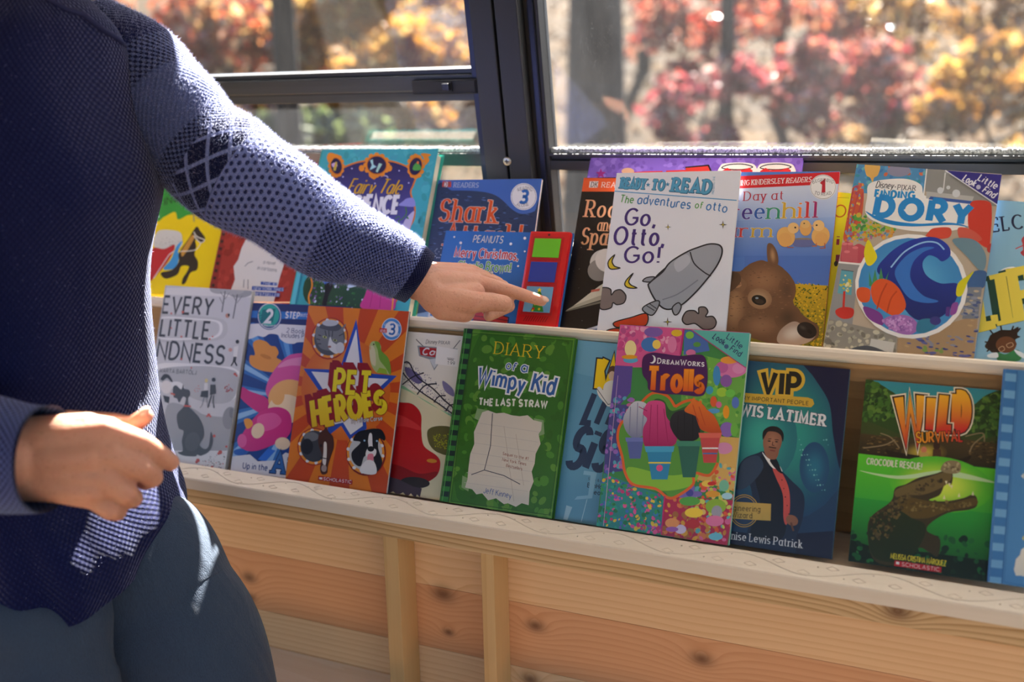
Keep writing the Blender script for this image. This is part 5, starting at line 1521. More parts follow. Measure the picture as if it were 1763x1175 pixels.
# name: (matrix rows [x axis, y axis, origin], width, height, thickness)
BOOKS={
'every':([0.99998, -0.00379, 0.00421], [-0.00257, 0.36009, 0.93291], [-1.05243, -0.002, -0.00173], 0.14923, 0.24177, 0.007),
'step':([0.99948, 0.02277, 0.02268], [-0.02943, 0.36472, 0.93065], [-0.8959, 0.0, -0.0034], 0.1549, 0.22776, 0.0035),
'pet':([0.9999, 0.00125, 0.01382], [-0.01337, 0.35355, 0.93532], [-0.80349, -0.0055, -0.00053], 0.15063, 0.2276, 0.004),
'cars':([1.0, -0.00253, -0.00117], [0.00203, 0.37672, 0.92633], [-0.69705, 0.005, -0.00065], 0.15242, 0.20249, 0.004),
'diary':([0.99996, 0.0031, -0.00809], [0.0064, 0.36528, 0.93088], [-0.57672, -0.006, 0.00338], 0.14308, 0.21056, 0.01),
'kid':([0.99992, -0.00621, -0.01125], [0.01273, 0.35813, 0.93359], [-0.43717, 0.006, -0.00212], 0.14224, 0.20958, 0.006),
'trolls':([0.99997, -0.00223, 0.00803], [-0.00664, 0.36876, 0.9295], [-0.37838, -0.008, 0.00353], 0.14876, 0.22961, 0.007),
'vip':([0.99987, 0.01524, -0.00596], [-8e-05, 0.36894, 0.92945], [-0.27088, 0.003, 0.0017], 0.14579, 0.19937, 0.007),
'wild':([0.99998, -0.00312, 0.00453], [-0.00286, 0.40849, 0.91276], [-0.10862, 0.004, 0.0024], 0.13137, 0.19004, 0.007),
'gingham':([0.99999, 0.00345, 0.00368], [-0.00467, 0.35871, 0.93344], [0.02396, -0.006, 0.00748], 0.14732, 0.20869, 0.01),
'babar':([0.99826, 0.03262, 0.04907], [-0.05882, 0.50243, 0.86262], [-1.20589, 0.10996, 0.19703], 0.19876, 0.18415, 0.01),
'reddiary':([0.99724, 0.03809, 0.06377], [-0.07428, 0.50584, 0.85942], [-0.99948, 0.10396, 0.19882], 0.1389, 0.20828, 0.018),
'fairy':([0.99975, 0.02118, 0.00664], [-0.01565, 0.46004, 0.88776], [-0.85637, 0.09996, 0.19831], 0.1801, 0.23385, 0.022),
'shark':([0.99917, 0.03338, 0.02352], [-0.03608, 0.45165, 0.89147], [-0.6695, 0.11696, 0.19655], 0.1477, 0.19044, 0.005),
'peanuts':([0.99977, 0.01746, 0.01274], [-0.01958, 0.48218, 0.87585], [-0.64306, 0.10196, 0.1975], 0.17588, 0.12292, 0.006),
'rocks':([0.99956, 0.01602, 0.02507], [-0.02974, 0.51903, 0.85424], [-0.47003, 0.11446, 0.19737], 0.14986, 0.20278, 0.004),
'otto':([0.99872, 0.0414, 0.02918], [-0.04569, 0.48753, 0.87191], [-0.41562, 0.09646, 0.19646], 0.1512, 0.20913, 0.004),
'green':([0.99979, 0.01141, 0.017], [-0.02045, 0.51665, 0.85595], [-0.30873, 0.10646, 0.19826], 0.14973, 0.21193, 0.004),
'purple':([0.99998, 0.00279, 0.00529], [-0.00597, 0.51645, 0.8563], [-0.47086, 0.12196, 0.19881], 0.26313, 0.22833, 0.008),
'yellow':([0.9959, -0.04761, -0.07688], [0.09043, 0.52096, 0.84878], [-0.29737, 0.11146, 0.19653], 0.15295, 0.20218, 0.004),
'dory':([0.99806, -0.00876, -0.06171], [0.05766, 0.50584, 0.8607], [-0.15776, 0.09796, 0.19531], 0.15027, 0.22723, 0.007),
'life':([0.99865, -0.02833, -0.04346], [0.05187, 0.52837, 0.84743], [-0.00632, 0.11196, 0.19485], 0.2032, 0.1873, 0.012)}
BINFO={ # kind, cover edge colour, back colour, label, extra
'every':('hardcover_book','c4c4c4','b8b8ba','grey hardcover with dark hand-drawn capitals and a sitting black dog, leftmost in lower row'),
'step':('paperback_book','f0f0f0','2a4a90','blue sunburst paperback with a teal numbered seal, partly behind the orange star paperback'),
'pet':('paperback_book','e8e0e0','31406e','orange paperback with a white star, yellow block lettering and a cat, dog, horse and parrot'),
'cars':('paperback_book','e8e6e0','b0342c','cream paperback with red rounded shape and price sticker, between orange paperback and green hardcover'),
'diary':('hardcover_book','356f20','356f20','green hardcover with striped spine edge and torn lined paper on its cover'),
'kid':('hardcover_book','5f9cc0','4f8cb4','pale blue hardcover with slanted navy letters, mostly hidden behind the crowded multicoloured book'),
'trolls':('paperback_book','5ab8ae','5ab8ae','multicoloured picture book with a purple title plate and orange heart ring in the lower row'),
'vip':('paperback_book','2f8a90','256a78','dark teal paperback showing a man in black suit and red waistcoat'),
'wild':('paperback_book','e0ddd0','1c3a24','green paperback with an open-mouthed crocodile under water'),
'gingham':('hardcover_book','3f78b4','3f78b4','blue hardcover with checked spine strip, cut off at right end of lower row'),
'babar':('hardcover_book','e0c400','e0c400','bright yellow hardcover with green flag and dark horse, beside the sweater, upper row'),
'reddiary':('hardcover_book','9a2e28','9a2e28','brick red hardcover with torn white paper on its cover, half covered by the sleeve'),
'fairy':('hardcover_book','3aa6b4','2a9a8c','large turquoise hardcover with a night-blue arch in orange frames behind the forearm'),
'shark':('paperback_book','e8dccc','35507a','blue paperback with orange serif letters over rippled water, behind the pointing hand'),
'peanuts':('board_book','2a6cb8','5a4aa0','blue board book with a red button panel touched by the pointing finger'),
'rocks':('paperback_book','2a2a2c','1c1c1e','black paperback with orange top band and white spacecraft, left of the white paperback'),
'otto':('paperback_book','f0f0f4','e0e0e8','white paperback with purple title, a grey cartoon rocket, moons and brown clouds'),
'green':('paperback_book','f0ecec','b0383c','paperback with a brown calf, yellow chicks and a red top band'),
'purple':('hardcover_book','7a5ab8','6a4aa8','wide purple book with red cups, standing tallest behind the white rocket paperback'),
'yellow':('paperback_book','d8c81a','c8b81a','mustard yellow paperback showing only a narrow strip behind the calf cover'),
'dory':('paperback_book','e8e4e0','3a6aa0','picture book with large blue title letters, a round undersea window and a navy corner'),
'life':('hardcover_book','8ab8d0','7aa8c4','pale blue hardcover with tall cream letters, at the right end of upper row'),
}
BOOKMAT={}
def solid(c):
    if c not in BOOKMAT: BOOKMAT[c]=plain('book_board_'+c,c,.4)
    return BOOKMAT[c]
def rbox(x0,x1,y0,y1,z0,z1,b=0.): return MB().box(x0,x1,y0,y1,z0,z1,b)
def make_book(key):
    kind,edge,back,label=BINFO[key]; ux,vx,org,w,h,th=BOOKS[key]
    u,v=Vector(ux),Vector(vx); n=u.cross(v); o=Vector(org)
    root=tag(empty(kind),label,'book','books on the lower ledge' if o.z<.1 else 'books on the upper ledge')
    M=Matrix(((u.x,v.x,n.x,o.x),(u.y,v.y,n.y,o.y),(u.z,v.z,n.z,o.z),(0,0,0,1))); root.matrix_world=M
    hard=kind=='hardcover_book'; ct=.0024 if hard else .0004
    if kind=='board_book': ct=.004
    art=Art(w,h); art.run(ART[key])
    e=Art(w,h); 
    m=rbox(0,w,0,h,-ct,-.00002,.0006 if hard else 0.)
    nb=len(m.v); verts=m.v+art.v; faces=m.f+[tuple(i+nb for i in f) for f in art.f]; cols=[hx(edge)]*nb+art.c
    obj('front_cover',verts,faces,PRINT,root,cols=cols)
    if hard:
        obj('back_cover',*(lambda q:(q.v,q.f))(rbox(0,w,0,h,-th,-th+ct,.0006)),solid(back),root)
        obj('page_block',*(lambda q:(q.v,q.f))(rbox(.003,w-.004,.004,h-.004,-th+ct,-ct)),PAGES,root)
        obj('spine',*(lambda q:(q.v,q.f))(MB().box(-.0022,0.,0,h,-th,0.,.0008)),solid(back),root)
    elif kind=='board_book':
        obj('page_block',*(lambda q:(q.v,q.f))(rbox(.001,w-.001,.001,h-.001,-th,-ct)),solid('5a4aa0'),root)
    else:
        obj('page_block',*(lambda q:(q.v,q.f))(rbox(.0004,w-.0005,.0004,h-.0004,-th+.0004,-ct)),PAGES,root)
        obj('back_cover',*(lambda q:(q.v,q.f))(rbox(0,w,0,h,-th,-th+.0004)),solid(back),root)
    return root
ROOTS={k:make_book(k) for k in BINFO}
# sound panel of the board book: red plastic bar with three picture buttons and a speaker grille
def sound_panel():
    ux,vx,org,w,h,th=BOOKS['peanuts']; root=ROOTS['peanuts']
    RED=plain('red_plastic','d0141e',.28,Coat_Weight=.3); RED2=plain('red_plastic_rim','b81420',.35)
    px0,px1=w*.690,w*.995
    b=bmesh.new(); m=MB(); m.box(px0,px1,h*-.03,h*.995,-.004,.007,.003)
    p=obj('sound_panel',m.v,m.f,RED,root,smooth=False)
    bw0,bw1=px0+.0085,px1-.0105
    for y0,y1,c,art in ((.71,.91,'6ac02a',None),(.45,.66,'2a3f9a',None),(.135,.40,'6aa6cc','tree')):
        obj('button_rim',*(lambda q:(q.v,q.f))(MB().box(bw0-.003,bw1+.003,h*y0-.003,h*y1+.003,.0068,.0078,.0004)),RED2,p)
        A=Art(1,1); X=lambda t:(bw0+(bw1-bw0)*t)*1e4; Y=lambda t:h*(y0+(y1-y0)*t)*1e4
        P=lambda s:[(X(float(q.split(',')[0])),Y(float(q.split(',')[1]))) for q in s.split()]
        A.poly(P('0,0 1,0 1,1 0,1'),c); A.up()
        if art:
            A.poly(P('.28,.02 .78,.02 .72,.2 .7,.22 .68,.45 .64,.5 .60,.72 .5,.88 .44,.72 .40,.5 .36,.4 .34,.2'),'2f8a2f'); A.up()
            for x,y,cc,r in ((.38,.12,'c8281e',.05),(.6,.12,'e0c020',.05),(.42,.3,'e0c020',.04),(.62,.34,'c8281e',.05),(.48,.52,'c8281e',.045),(.6,.6,'e0c020',.035),(.36,.05,'e0c020',.04),(.72,.4,'e0c020',.04)):
                A.ell(cc,(X(x),Y(y),(X(r)-X(0)),0,0,(X(r)-X(0))),10); A.up()
            A.poly(P('.5,.98 .53,.9 .6,.9 .55,.85 .57,.77 .5,.82 .43,.77 .45,.85 .4,.9 .47,.9'),'e8d020')
        nb=MB().box(bw0,bw1,h*y0,h*y1,.0072,.0089,.0003); q=nb.v+[(a,b_,z+.00895) for a,b_,z in A.v]
        obj('picture_button',q,nb.f+[tuple(i+len(nb.v) for i in f) for f in A.f],PRINT,p,cols=[hx(c)]*len(nb.v)+A.c)
    g=MB()
    for i in range(10):
        x=bw0+(bw1-bw0)*(.05+.09*i); g.v+= [(x,h*.04,.0072),(x+.0008,h*.04,.0072),(x+.0038,h*.095,.0072),(x+.003,h*.095,.0072)]; k=len(g.v); g.f.append((k-4,k-3,k-2,k-1))
    obj('speaker_grille',g.v,g.f,solid('6a0a10'),p)
    b=bmesh.new(); bmesh.ops.create_circle(b,cap_ends=True,segments=16,radius=.0016)
    for v_ in b.verts: v_.co+=Vector(((bw0+bw1)/2,h*.955,.0071))
    q=MB(); q.bm(b); q.build('panel_screw',solid('4a1014'),p)
sound_panel()
# ---------------------------------------------------------------- woodland outside
def ground_z(x,y): return -1.75+max(0,y-3)*.21+.25*math.sin(x*.7+y*.4)*min(1,max(0,(y-3)/4))
gv=[];gf=[];NX,NY=60,60
for j in range(NY+1):
    for i in range(NX+1):
        x=-34+i*48/NX; y=.6+(j/NY)**1.5*44; gv.append((x,y,ground_z(x,y)))
for j in range(NY):
    for i in range(NX): a=j*(NX+1)+i; gf.append((a,a+1,a+NX+2,a+NX+1))
t=NT('leaf_strewn_earth'); o=t.coord()
c=t.ramp(t.noise(o,1.3,6,.7),[(.28,'16120e'),(.45,'2e2316'),(.6,'443420'),(.75,'54442f')]); t.bsdf(c,.95,Specular_IOR_Level=.05); EARTH=t.m
struct(obj('ground',gv,gf,EARTH,smooth=True))
def leaf_mat(name,tr=.5,rough=.16,gl=.08):
    t=NT(name); a=t.attr('Col')[0]
    d=t.n('ShaderNodeBsdfDiffuse'); t.val(d.inputs[0],a); l=t.n('ShaderNodeBsdfTranslucent'); t.val(l.inputs[0],a)
    m=t.n('ShaderNodeMixShader'); m.inputs[0].default_value=tr; t.t.links.new(d.outputs[0],m.inputs[1]); t.t.links.new(l.outputs[0],m.inputs[2])
    g=t.n('ShaderNodeBsdfGlossy'); g.inputs['Roughness'].default_value=rough; g.inputs[0].default_value=(1,1,1,1)
    m2=t.n('ShaderNodeMixShader'); m2.inputs[0].default_value=gl; t.t.links.new(m.outputs[0],m2.inputs[1]); t.t.links.new(g.outputs[0],m2.inputs[2]); t.t.links.new(m2.outputs[0],t.out.inputs[0]); return t.m
LEAF=leaf_mat('backlit_leaves',.55); LITTER=leaf_mat('dry_leaves',.25,.35,.012)
t=NT('bark'); o=t.coord(); t.bsdf(t.ramp(t.noise(t.mapping(o,(14,14,2.5)),1.,5,.65),[(.3,'1c1815'),(.55,'332c27'),(.8,'4a423b')]),.9); BARK=t.m
t=NT('pale_bark'); o=t.coord(); t.bsdf(t.ramp(t.noise(t.mapping(o,(4,4,14)),1.,4,.6),[(.35,'8c8c88'),(.6,'c8ccc8')]),.8); PALEBARK=t.m
def leaves(name,centers,radii,n,size,cols,mat,parent=None,seed=1,flat=0.,gain=.46):
    rg=np.random.default_rng(seed); C0=np.asarray(centers,float); Rr=np.asarray(radii,float)
    k=rg.integers(0,len(C0),n); dirs=rg.normal(size=(n,3)); dirs/=np.linalg.norm(dirs,axis=1)[:,None]
    p=C0[k]+dirs*Rr[k]*(rg.random((n,1))**.45)
    a=rg.normal(size=(n,3)); a/=np.linalg.norm(a,axis=1)[:,None]; b=rg.normal(size=(n,3)); 
    if flat: a[:,2]*=1-flat; b[:,2]*=1-flat
    a/=np.linalg.norm(a,axis=1)[:,None]; b-=a*(a*b).sum(1)[:,None]; b/=np.linalg.norm(b,axis=1)[:,None]
    s=size*rg.uniform(.6,1.35,(n,1))
    v=np.stack([p-a*s,p+b*s*.55,p+a*s,p-b*s*.55],1).reshape(-1,3)
    f=np.arange(4*n).reshape(-1,4)
    pal=np.array([hx(c) for c in cols]); cc=pal[rg.integers(0,len(pal),n)]*rg.uniform(.6,1.15,(n,1))*gain; cc=np.repeat(cc,4,0)
    me=bpy.data.meshes.new(name); me.vertices.add(4*n); me.vertices.foreach_set('co',v.ravel()); me.loops.add(4*n); me.loops.foreach_set('vertex_index',f.ravel().astype(np.int32)); me.polygons.add(n); me.polygons.foreach_set('loop_start',np.arange(0,4*n,4,dtype=np.int32)); me.polygons.foreach_set('loop_total',np.full(n,4,np.int32)); me.update(calc_edges=True)
    me.materials.append(mat); ca=me.color_attributes.new('Col','FLOAT_COLOR','POINT'); ca.data.foreach_set('color',np.c_[cc,np.ones(4*n)].astype(np.float32).ravel())
    o=bpy.data.objects.new(name,me); COL.objects.link(o)
    if parent: o.parent=parent
    return o
rg=np.random.default_rng(3)
gx=rg.uniform(-26,9,42000); gy=1.5+rg.random(42000)**.9*34
pts=np.stack([gx,gy,[ground_z(a,b)+.03 for a,b in zip(gx,gy)]],1)
lit=leaves('leaf_litter',pts,np.full((42000,1),.03),42000,.055,['b8834a','d8a868','a06a3c','e0c8a0','8a6248','c89a78','d0b090','c0beb8','786050','d8d0c4'],LITTER,seed=8,flat=.5,gain=.17)
tag(lit,'tan and rust fallen leaves strewn over the slope outside','fallen leaves',kind='stuff')
def sapling(kind,label,c,r,n,cols,seed,size=.06):
    """thin-stemmed young tree: stem from the ground up into its cloud of leaves"""
    x,y,z=c; g=ground_z(x,y); root=tag(empty(kind,(x,y,g)),label,'tree','young autumn trees outside')
    rn=random.Random(seed); top=z+r[2]*.8-g; m=MB()
    m.tube([(0,0,-.05),(rn.uniform(-.05,.05),0,top*.4),(rn.uniform(-.1,.1),rn.uniform(-.1,.1),top*.7),(0,0,top)],[.03,.024,.017,.006],7)
    for i in range(9):
        h=top*rn.uniform(.45,.9); an=rn.uniform(0,6.28); L=rn.uniform(.5,1.)*r[0]; m.tube([(0,0,h),(math.cos(an)*L*.5,math.sin(an)*L*.5,h+.08),(math.cos(an)*L,math.sin(an)*L,h+.12)],[.012,.008,.003],5)
    m.build('trunk',BARK,root)
    cs=[];rs=[]
    for i in range(11):
        a=rn.uniform(0,6.28);q=rn.random()**.5
        cs.append((math.cos(a)*r[0]*q,rn.uniform(-.7,.7)*r[1],z-g+math.sin(a)*r[2]*q)); rs.append((r[0]*.38,r[1]*.4,r[2]*.38))
    leaves('foliage',cs,rs,n,size,cols,LEAF,root,seed)
RED=['cc5a44','dc7858','b84840','e89a7c','b05a50','c8a088']; CRIM=['bc4450','cc6468','dc8c88','a84850','c0a098']; ORG=['e07840','d8623c','e89a60','c8502c','f0b080']
GLD=['e0a848','e8bc60','c88a30','f0d088','d89c50','b8803c']; GRN=['5a7040','74864c','4a5c38','889860']; TAN=['c8a070','b08858','e0c090','a07048','d8b078']
for args in [('maple_sapling','orange-red young maple outside, seen just right of the sweater shoulder',(-6.47,6.32,1.0),(1.0,.7,.7),3000,ORG+RED,11),
 ('maple_sapling','salmon leaved sapling outside, left of the broad brown trunk',(-5.4,5.9,.75),(.5,.5,.45),1300,ORG+TAN,12),
 ('beech_sapling','golden leaved sapling outside, right of the broad brown trunk',(-4.5224,6.0346,0.9149),(.62,.5,.5),2300,GLD,13),
 ('beech_sapling','golden sapling outside, against the left side of the window post',(-4.4,7.18,.95),(.7,.5,.5),1700,GLD,14),
 ('beech_sapling','yellow brown sapling seen low through the lower left pane',(-4.0941,6.0669,0.2865),(.6,.5,.36),1900,GLD+TAN,15),
 ('evergreen_shrub','low dark green shrub outside behind the lower left pane',(-4.25,4.94,.2),(.42,.4,.24),1500,GRN,16),
 ('maple_sapling','red maple sapling outside, right of the thick dark trunk near the top',(-3.1,10.06,1.1),(.85,.6,.6),1700,RED,17),
 ('maple_sapling','crimson low sapling outside beside the thick dark trunk',(-2.3,7.97,.35),(.5,.5,.4),1100,CRIM,18),
 ('maple_sapling','wide bright red sapling outside, in the middle of the right window',(-1.4,8.43,.5),(.85,.5,.36),1900,CRIM+RED,19),
 ('maple_sapling','red-orange sapling far outside, near the top middle of the right window',(-1.85,10.69,1.15),(.75,.5,.4),1300,RED+ORG,20),
 ('beech_sapling','golden brown sapling outside in the upper right corner',(-.4,10.14,.9),(.95,.6,.55),1900,GLD+TAN,21),
 ('beech_sapling','golden sapling outside at the right edge, low in the window',(-.05,7.89,.3),(.6,.5,.4),1500,GLD,22),
 ('beech_sapling','tan leaved sapling outside, left of the golden one at the right edge',(-.8,8.69,.15),(.55,.5,.35),1200,TAN,23)]: sapling(*args)
def tree(label,x,y,r,h,seed,mat=BARK,kind='forest_tree',shade_crown=None):
    g=ground_z(x,y); root=tag(empty(kind,(x,y,g)),label,'tree','tree trunks outside'); rn=random.Random(seed); m=MB()
    n=9; px=0;pts=[];rr=[]
    for i in range(n+1):
        q=i/n; px+=rn.uniform(-.04,.04)*h/6; pts.append((px*.4,rn.uniform(-.03,.03),-.2+q*(h+.2))); rr.append(r*(1.25 if i==0 else 1-.45*q)*rn.uniform(.96,1.04))
    m.tube(pts,rr,14); m.build('trunk',mat,root,smooth=True)
    if shade_crown:  # added crown above the view, put there to shade the ground
        b=MB()
        for i in range(7):
            a=rn.uniform(0,6.28); z=h*rn.uniform(.7,.98); L=rn.uniform(.8,1.6); b.tube([(pts[-2][0],0,z),(math.cos(a)*L*.6,math.sin(a)*L*.6,z+L*.4),(math.cos(a)*L,math.sin(a)*L,z+L*.8)],[r*.35,r*.2,r*.06],6)
        b.build('branch',mat,root)
        cs=[(rn.uniform(-1.6,1.6),rn.uniform(-1.6,1.6),h*rn.uniform(.62,1.02)) for _ in range(12)]
        leaves('foliage',cs,[(.8,.8,.55)]*12,1100,.17,shade_crown,LEAF,root,seed)
for i,a in enumerate([('broad brown trunk outside behind the upper left pane',-4.05,4.55,.10,4.6),('thickest dark trunk outside, just right of the window post',-2.47,5.74,.25,3.6),('slim grey trunk outside, in the middle of the right window',-2.16,8.17,.075,6.5),
  ('slim trunk outside, just right of the slim grey one',-2.32,11.49,.08,7),('thin far trunk outside, right of the red saplings',-1.72,14.03,.075,7),('dark trunk far outside near the right edge',-.07,13.64,.09,7),('narrow trunk outside behind the golden leaves at left',-6.26,9.56,.05,6),('far trunk outside between the thick trunk and the slim grey one',-4.67,13.87,.09,7),
  ('far slanted trunk outside beyond the golden saplings at right',.4,16.0,.11,8)]): tree(a[0],a[1],a[2],a[3],a[4],40+i,shade_crown=None if i==1 else GLD if i==2 else None)
tree('pale grey stump-like trunk outside, low behind the lower left pane',-4.53,4.74,.075,1.35,60,PALEBARK)
# ---------------------------------------------------------------- the person
V=lambda *a: Vector(a)
def remeshed(caps,voxel,smooth=4,fac=.5):
    """one closed skin grown over tapered bones: (p0,r0,p1,r1) -> verts, faces"""
    b=bmesh.new()
    for p0,r0,p1,r1 in caps:
        p0,p1=Vector(p0),Vector(p1); d=p1-p0; L=d.length
        q=d.to_track_quat('Z','Y') if L>1e-6 else Matrix.Identity(3).to_quaternion()
        seg=18; rows=[]
        prof=[]
        for i in range(1,6): a=-math.pi/2+math.pi/2*i/6; prof.append((r0*math.cos(a),r0*math.sin(a)))
        prof.append((r0,0)); prof.append((r1,L))
        for i in range(1,6): a=math.pi/2*i/6; prof.append((r1*math.cos(a),L+r1*math.sin(a)))
        lo=b.verts.new(p0+q@Vector((0,0,-r0))); hi=b.verts.new(p0+q@Vector((0,0,L+r1)))
        for r,z in prof: rows.append([b.verts.new(p0+q@Vector((r*math.cos(2*math.pi*j/seg),r*math.sin(2*math.pi*j/seg),z))) for j in range(seg)])
        for A,B in zip(rows,rows[1:]):
            for j in range(seg): b.faces.new((A[j],A[(j+1)%seg],B[(j+1)%seg],B[j]))
        for j in range(seg): b.faces.new((lo,rows[0][(j+1)%seg],rows[0][j])); b.faces.new((hi,rows[-1][j],rows[-1][(j+1)%seg]))
    me=bpy.data.meshes.new('tmp'); b.to_mesh(me); b.free(); o=bpy.data.objects.new('tmp',me); COL.objects.link(o)
    md=o.modifiers.new('r','REMESH'); md.mode='VOXEL'; md.voxel_size=voxel
    ms=o.modifiers.new('s','SMOOTH'); ms.iterations=smooth; ms.factor=fac
    ev=o.evaluated_get(bpy.context.evaluated_depsgraph_get()); m2=ev.to_mesh()
    vs=[tuple(v.co) for v in m2.vertices]; fs=[tuple(p.vertices) for p in m2.polygons]
    ev.to_mesh_clear(); bpy.data.objects.remove(o); bpy.data.meshes.remove(me); return vs,fs
def chain(js): return [(js[i][0],js[i][1],js[i+1][0],js[i+1][1]) for i in range(len(js)-1)]
# pointing left hand: (joint, radius)
LW=(-0.5895,-0.0125,0.2729)
L_IDX=[((-0.5401,0.0422,0.2614),.0105),((-0.5143,0.0669,0.2505),.0082),((-0.4966,0.0860,0.2404),.0074),((-0.4848,0.0960,0.2343),.0066)]
L_MID=[((-0.5519,0.0604,0.2653),.0105),((-0.5267,0.0774,0.2518),.0085),((-0.5129,0.0628,0.2322),.0075),((-0.5273,0.0385,0.2249),.0068)]
L_RNG=[((-0.5675,0.0764,0.2675),.0100),((-0.5408,0.0929,0.2533),.0080),((-0.5283,0.0831,0.2329),.0072),((-0.5415,0.0617,0.2263),.0064)]
L_PNK=[((-0.5826,0.0877,0.2677),.0092),((-0.5629,0.0982,0.2519),.0072),((-0.5521,0.0910,0.2357),.0064),((-0.5602,0.0751,0.2325),.0058)]
L_THB=[((-0.5651,-0.0232,0.2541),.0165),((-0.5294,-0.0016,0.2483),.0128),((-0.5138,0.0175,0.2463),.0108),((-0.5045,0.0319,0.2421),.0098)]
def hand(W,wr,idx,mid,rng,pnk,thb,axis):
    c=[]
    for F in (idx,mid,rng,pnk):
        c+=chain(F); c.append((F[0][0],F[0][1]*1.02,F[0][0],F[0][1]*1.02))
    c+=chain(thb)
    W=Vector(W)
    fr=[idx[0],mid[0],rng[0],pnk[0]]
    n=4; across=(Vector(idx[0][0])-Vector(pnk[0][0]))*.62
    ws=[W+across*t for t in (.36,.12,-.12,-.36)]
    for (p,r),w in zip(fr,ws): c.append((w,wr,p,r*1.02))
    for i in range(3):          # web of the palm between neighbouring metacarpals
        a=(Vector(fr[i][0])+Vector(fr[i+1][0]))/2*.94+W*.06; c.append(((ws[i]+ws[i+1])/2,wr,a,fr[i][1]*.95))
    c.append((ws[0],wr*.95,thb[0][0],thb[0][1])); c.append((thb[0][0],thb[0][1],(Vector(idx[0][0])*.55+Vector(thb[1][0])*.45),.0105))
    return c
lefth=hand(LW,.0185,L_IDX,L_MID,L_RNG,L_PNK,L_THB,None)
LE=(-0.7485,-0.0903,0.3836); LS=(-0.9320,-0.1223,0.5184)
lefth+=[(LW,.024,(-0.6063,-0.0243,0.2874),.025),((-0.6063,-0.0243,0.2874),.025,(-0.6798,-0.0614,0.3305),.030)]
lefth.append(((-0.5580,-0.0207,0.2428),.013,(-0.5398,0.0007,0.2364),.0125))
# relaxed right hand, back towards the room, thumb uppermost
RW=(-0.7546,-0.4433,0.1811)
R_IDX=[((-0.6875,-0.4001,0.1996),.0128),((-0.6699,-0.3804,0.1859),.0106),((-0.6661,-0.3623,0.1691),.0096),((-0.6665,-0.3492,0.1574),.0085)]
R_MID=[((-0.6809,-0.4041,0.1816),.0124),((-0.6654,-0.3880,0.1658),.0108),((-0.6702,-0.3693,0.1494),.0098),((-0.6915,-0.3568,0.1387),.0088)]
R_RNG=[((-0.6855,-0.4091,0.1614),.0120),((-0.6749,-0.3978,0.1448),.0104),((-0.6857,-0.3800,0.1312),.0094),((-0.7062,-0.3700,0.1222),.0086)]
R_PNK=[((-0.6968,-0.4126,0.1428),.0110),((-0.6887,-0.4039,0.1287),.0094),((-0.6964,-0.3891,0.1197),.0084),((-0.7119,-0.3809,0.1153),.0076)]
R_THB=[((-0.7412,-0.3899,0.1952),.0150),((-0.7052,-0.3732,0.1958),.0110),((-0.6908,-0.3670,0.1945),.0092),((-0.6801,-0.3599,0.2028),.0074)]
righth=hand(RW,.0185,R_IDX,R_MID,R_RNG,R_PNK,R_THB,None)
for a,q in (((-0.7545,-0.4294,0.1924),(-0.7046,-0.4043,0.2011)),((-0.7478,-0.4373,0.1799),(-0.6931,-0.4119,0.1810)),((-0.7522,-0.4360,0.1629),(-0.6962,-0.4133,0.1518))): righth.append((a,.022,q,.015))
RE=(-1.0018,-0.4332,0.1728); RS=V(-.895,-.405,.495)
righth+=[(RW,.030,(-0.8082,-0.4462,0.1806),.031),((-0.8082,-0.4462,0.1806),.031,RE,.040)]
hv1,hf1=remeshed(lefth,.0016,5); hv2,hf2=remeshed(righth,.0017,5)
BO=V(-0.9068,-0.2502,0)
def B_(x,y,z): return (BO.x+x,BO.y+y,z)
bodyc=[(B_(-.02,0,.06),.055,B_(-.01,0,.30),.06),(B_(-.01,.05,.40),.06,B_(-.01,-.05,.40),.06),(B_(-.01,0,.42),.06,B_(0,0,.59),.046),(B_(0,0,.59),.046,B_(.02,0,.645),.048),
 (B_(.025,0,.705),.072,B_(.03,0,.76),.078),(B_(.065,.005,.675),.048,B_(.065,.005,.72),.052),(B_(.128,.02,.71),.012,B_(.112,.018,.735),.008),(B_(.03,-.072,.715),.010,B_(.022,-.074,.735),.012),(B_(.02,.078,.715),.010,B_(.016,.080,.735),.012),
 (LS,.035,B_(-.01,.05,.42),.05),(RS,.035,B_(-.01,-.05,.42),.05),(LS,.04,LE,.034),(LE,.034,(-0.6568,-0.0511,0.3169),.028),(RS,.04,RE,.036)]
bv,bf=remeshed(bodyc,.006,4)
t=NT('skin'); o=t.coord()
blot=t.noise(o,55.,4,.6); fr=t.noise(o,420.,2)
c=t.mix(t.math('MULTIPLY',blot,.55),'d8a288','b9765c'); c=t.mix(t.math('MULTIPLY',t.math('GREATER_THAN',fr,.66),.35),c,'8a5238')
wr=t.noise(t.mapping(o,(260,260,260)),1.,5,.7)
t.bsdf(c,.48,Subsurface_Weight=.3,Subsurface_Radius=(.012,.004,.002),Subsurface_Scale=1.,Normal=t.bump(t.math('ADD',wr,t.math('MULTIPLY',blot,.8)),.6,.0014),Specular_IOR_Level=.4); SKIN=t.m
vs=bv+hv1+hv2; fs=bf+[tuple(i+len(bv) for i in f) for f in hf1]+[tuple(i+len(bv)+len(hv1) for i in f) for f in hf2]
PB=V(BO.x,BO.y,FLOOR)
person=obj('person',[tuple(Vector(v)-PB) for v in vs],fs,SKIN,smooth=True,loc=PB)
tag(person,'person in navy patterned knit sweater and blue jeans pointing at a book from the left','person')
def child(name,v,f,mat,smooth=True,**k): return obj(name,[tuple(Vector(p)-PB) for p in v],f,mat,person,smooth=smooth,**k)
